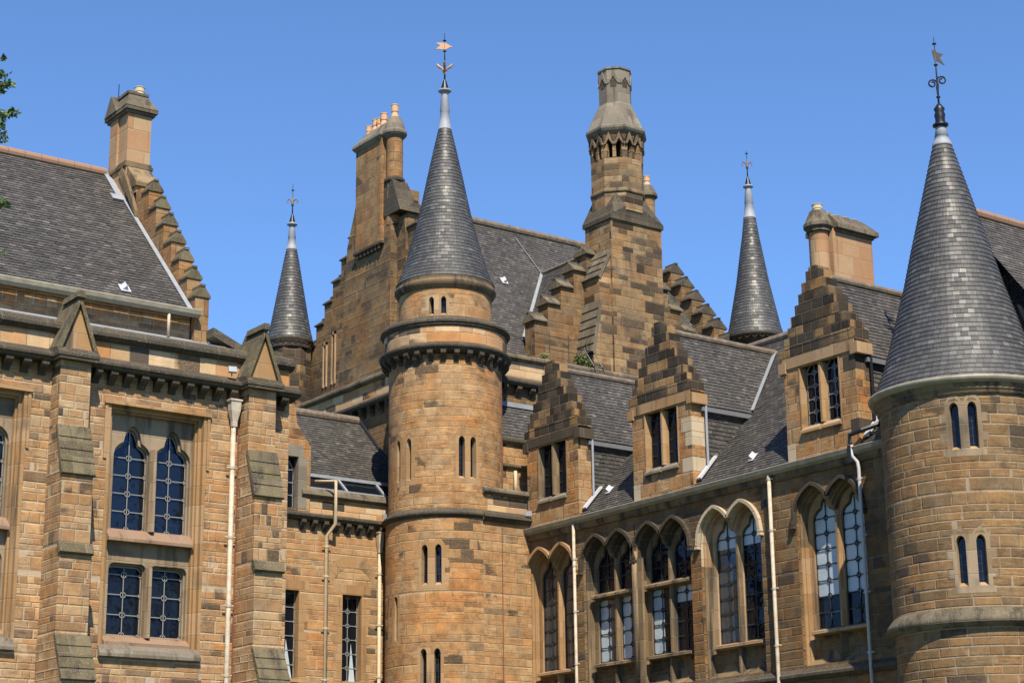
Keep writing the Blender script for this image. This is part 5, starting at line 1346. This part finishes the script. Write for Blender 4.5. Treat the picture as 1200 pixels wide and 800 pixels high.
# small wall and lean-to roof between tower and first dormer
mb = MB(); mb.box(31.3, 32.6, 43.6, 43.9, 12.2, 13.92); fr = mb.build('infill_wall', 'dorm', Wg)
mb = MB(); mb.sprof(faceY(43.6), 31.2, 32.6, [(.3, 13.9), (-.08, 13.9), (-.12, 13.96), (-.12, 14.03), (0, 14.12), (.3, 14.14)]); mb.build('coping', 'mossd', fr)
mb = MB(); mb.sprof(faceY(43.6), 31.2, 32.6, [(.1, 13.15), (-.05, 13.15), (-.1, 13.22), (-.1, 13.28), (.1, 13.38)]); mb.build('string_course', 'dress_b', fr)
downpipe(Wg, [(32.02, 43.5, 13.1), (32.02, 43.5, 12.3)], .05, 'pipe', ())
mb = MB(); slope(mb, (0, 43.7, 14.1), (1, 0, 0), V((0, .62, 1.15)), [(31.3, 0), (33.4, 0), (33.4, 1.3), (31.3, 1.3)], .115, wd=.16); lr = mb.build('lean_to_roof', 'slated', Wg)
mb = MB(); mb.extr([(31.3, 43.72, 14.2), (31.75, 43.72, 14.2), (31.3, 44.25, 15.1)], (0, -.03, .02)); mb.box(31.3, 33.4, 44.25, 44.38, 15.22, 15.36); mb.build('lead_flashing', 'lead', lr)

# ================================================================ small fittings
def floodlight(label, p, d):
    t = thing('floodlight', label, 'floodlight', p, 'small floodlights on the string courses'); p = V(p); d = V(d).normalized(); sd = d.cross(Z).normalized()
    mb = MB(); q = p+Z*.1+d*.05; u = sd.cross(d)
    mb.extr([q-sd*.09-u*.07, q+sd*.09-u*.07, q+sd*.09+u*.07, q-sd*.09+u*.07], d*.06); mb.build('housing', 'lead', t)
    mb = MB(); mb.tube([p, p+Z*.1], .012, 6); mb.build('bracket', 'iron', t)
floodlight('small grey floodlight on the mossy ledge where the link bay meets the round tower', (29.0, 45.75, 11.72), (-.3, -1, -.2))
floodlight('small grey floodlight on the ledge at the foot of the dormer nearest the round tower', (31.9, 42.75, 11.62), (-.6, -1, -.1))
floodlight('small grey floodlight on the hall string course left of its right-hand buttress', (18.75, 35.8, 12.3), (-.3, -1, .4))

# ================================================================ tree at the left edge
TR = thing('tree', 'leafy tree of which only twig tips show at the left edge against the sky', 'tree', tuple(V((at(-260, 400, y=24.).x, 24., 0))))
tx, ty_ = TR.location.x, TR.location.y
mb = MB(); mb.tube([(tx, ty_, 0), (tx+.1, ty_, 4), (tx-.05, ty_+.1, 8), (tx+.1, ty_, 13)], [.38, .28, .2, .08], 12)
lm = MB()
ends = [(at(9, 99, y=24.), 60), (at(14, 133, y=24.1), 60), (at(3, 88, y=24.2), 24), (at(-6, 150, y=23.8), 120), (at(-4, 102, y=24.2), 100), (at(5, 239, y=23.9), 40), (at(5, 68, y=24.1), 12), (at(3, 298, y=24.), 10), (at(2, 162, y=24.), 40), (at(-3, 136, y=24.), 100)]
for i in range(26):
    a = random.uniform(.6, 5.6); r_ = random.uniform(.8, 2.1); ends.append((V((tx+r_*math.cos(a), ty_+r_*math.sin(a), random.uniform(4.5, 13))), 150))
for e, n_ in ends:
    st = V((tx, ty_, max(2.5, e.z-1.4))); mid = (st+e)/2+V((0, 0, .25)); mb.tube([st, mid, e], [.06, .03, .006], 6)
    big = n_ > 145; leaves(lm, e, .55 if big else .07+.0008*n_, n_, .045)
    d_ = (e-mid).normalized()
    for j in range(n_//5): q = mid+(e-mid)*random.uniform(.3, 1.12)+V([random.gauss(0, .03) for _ in range(3)]); leaves(lm, q, .04, 1, .04)
mb.build('trunk', 'bark', TR, True); lm.build('crown', 'leaf', TR)

# tall trees across the court, seen reflected in the leaded glass
for i, (x, y, h_) in enumerate(((37, -22, 21), (52, -27, 25), (64, -20, 19))):
    t = thing('tree', ['tall tree across the court reflected low in the leaded hall windows', 'tallest tree across the court reflected in the upper hall windows', 'far right tree across the court mirrored dimly in the leaded hall glass'][i], 'tree', (x, y, 0), 'trees across the court')
    mb = MB(); mb.tube([(x, y, 0), (x+.4, y, h_*.4), (x, y+.3, h_*.85)], [.6, .4, .1], 10); mb.build('trunk', 'bark', t, True)
    lm = MB()
    for j in range(34):
        a = random.uniform(0, 6.28); f_ = random.uniform(.25, 1.); r_ = 5.5*math.sqrt(max(.05, 1-(f_*1.25-.35)**2))*random.uniform(.4, 1)
        leaves(lm, (x+r_*math.cos(a), y+r_*math.sin(a), h_*f_-1), 1.8, 90, .34)
    lm.build('crown', 'leaf', t)
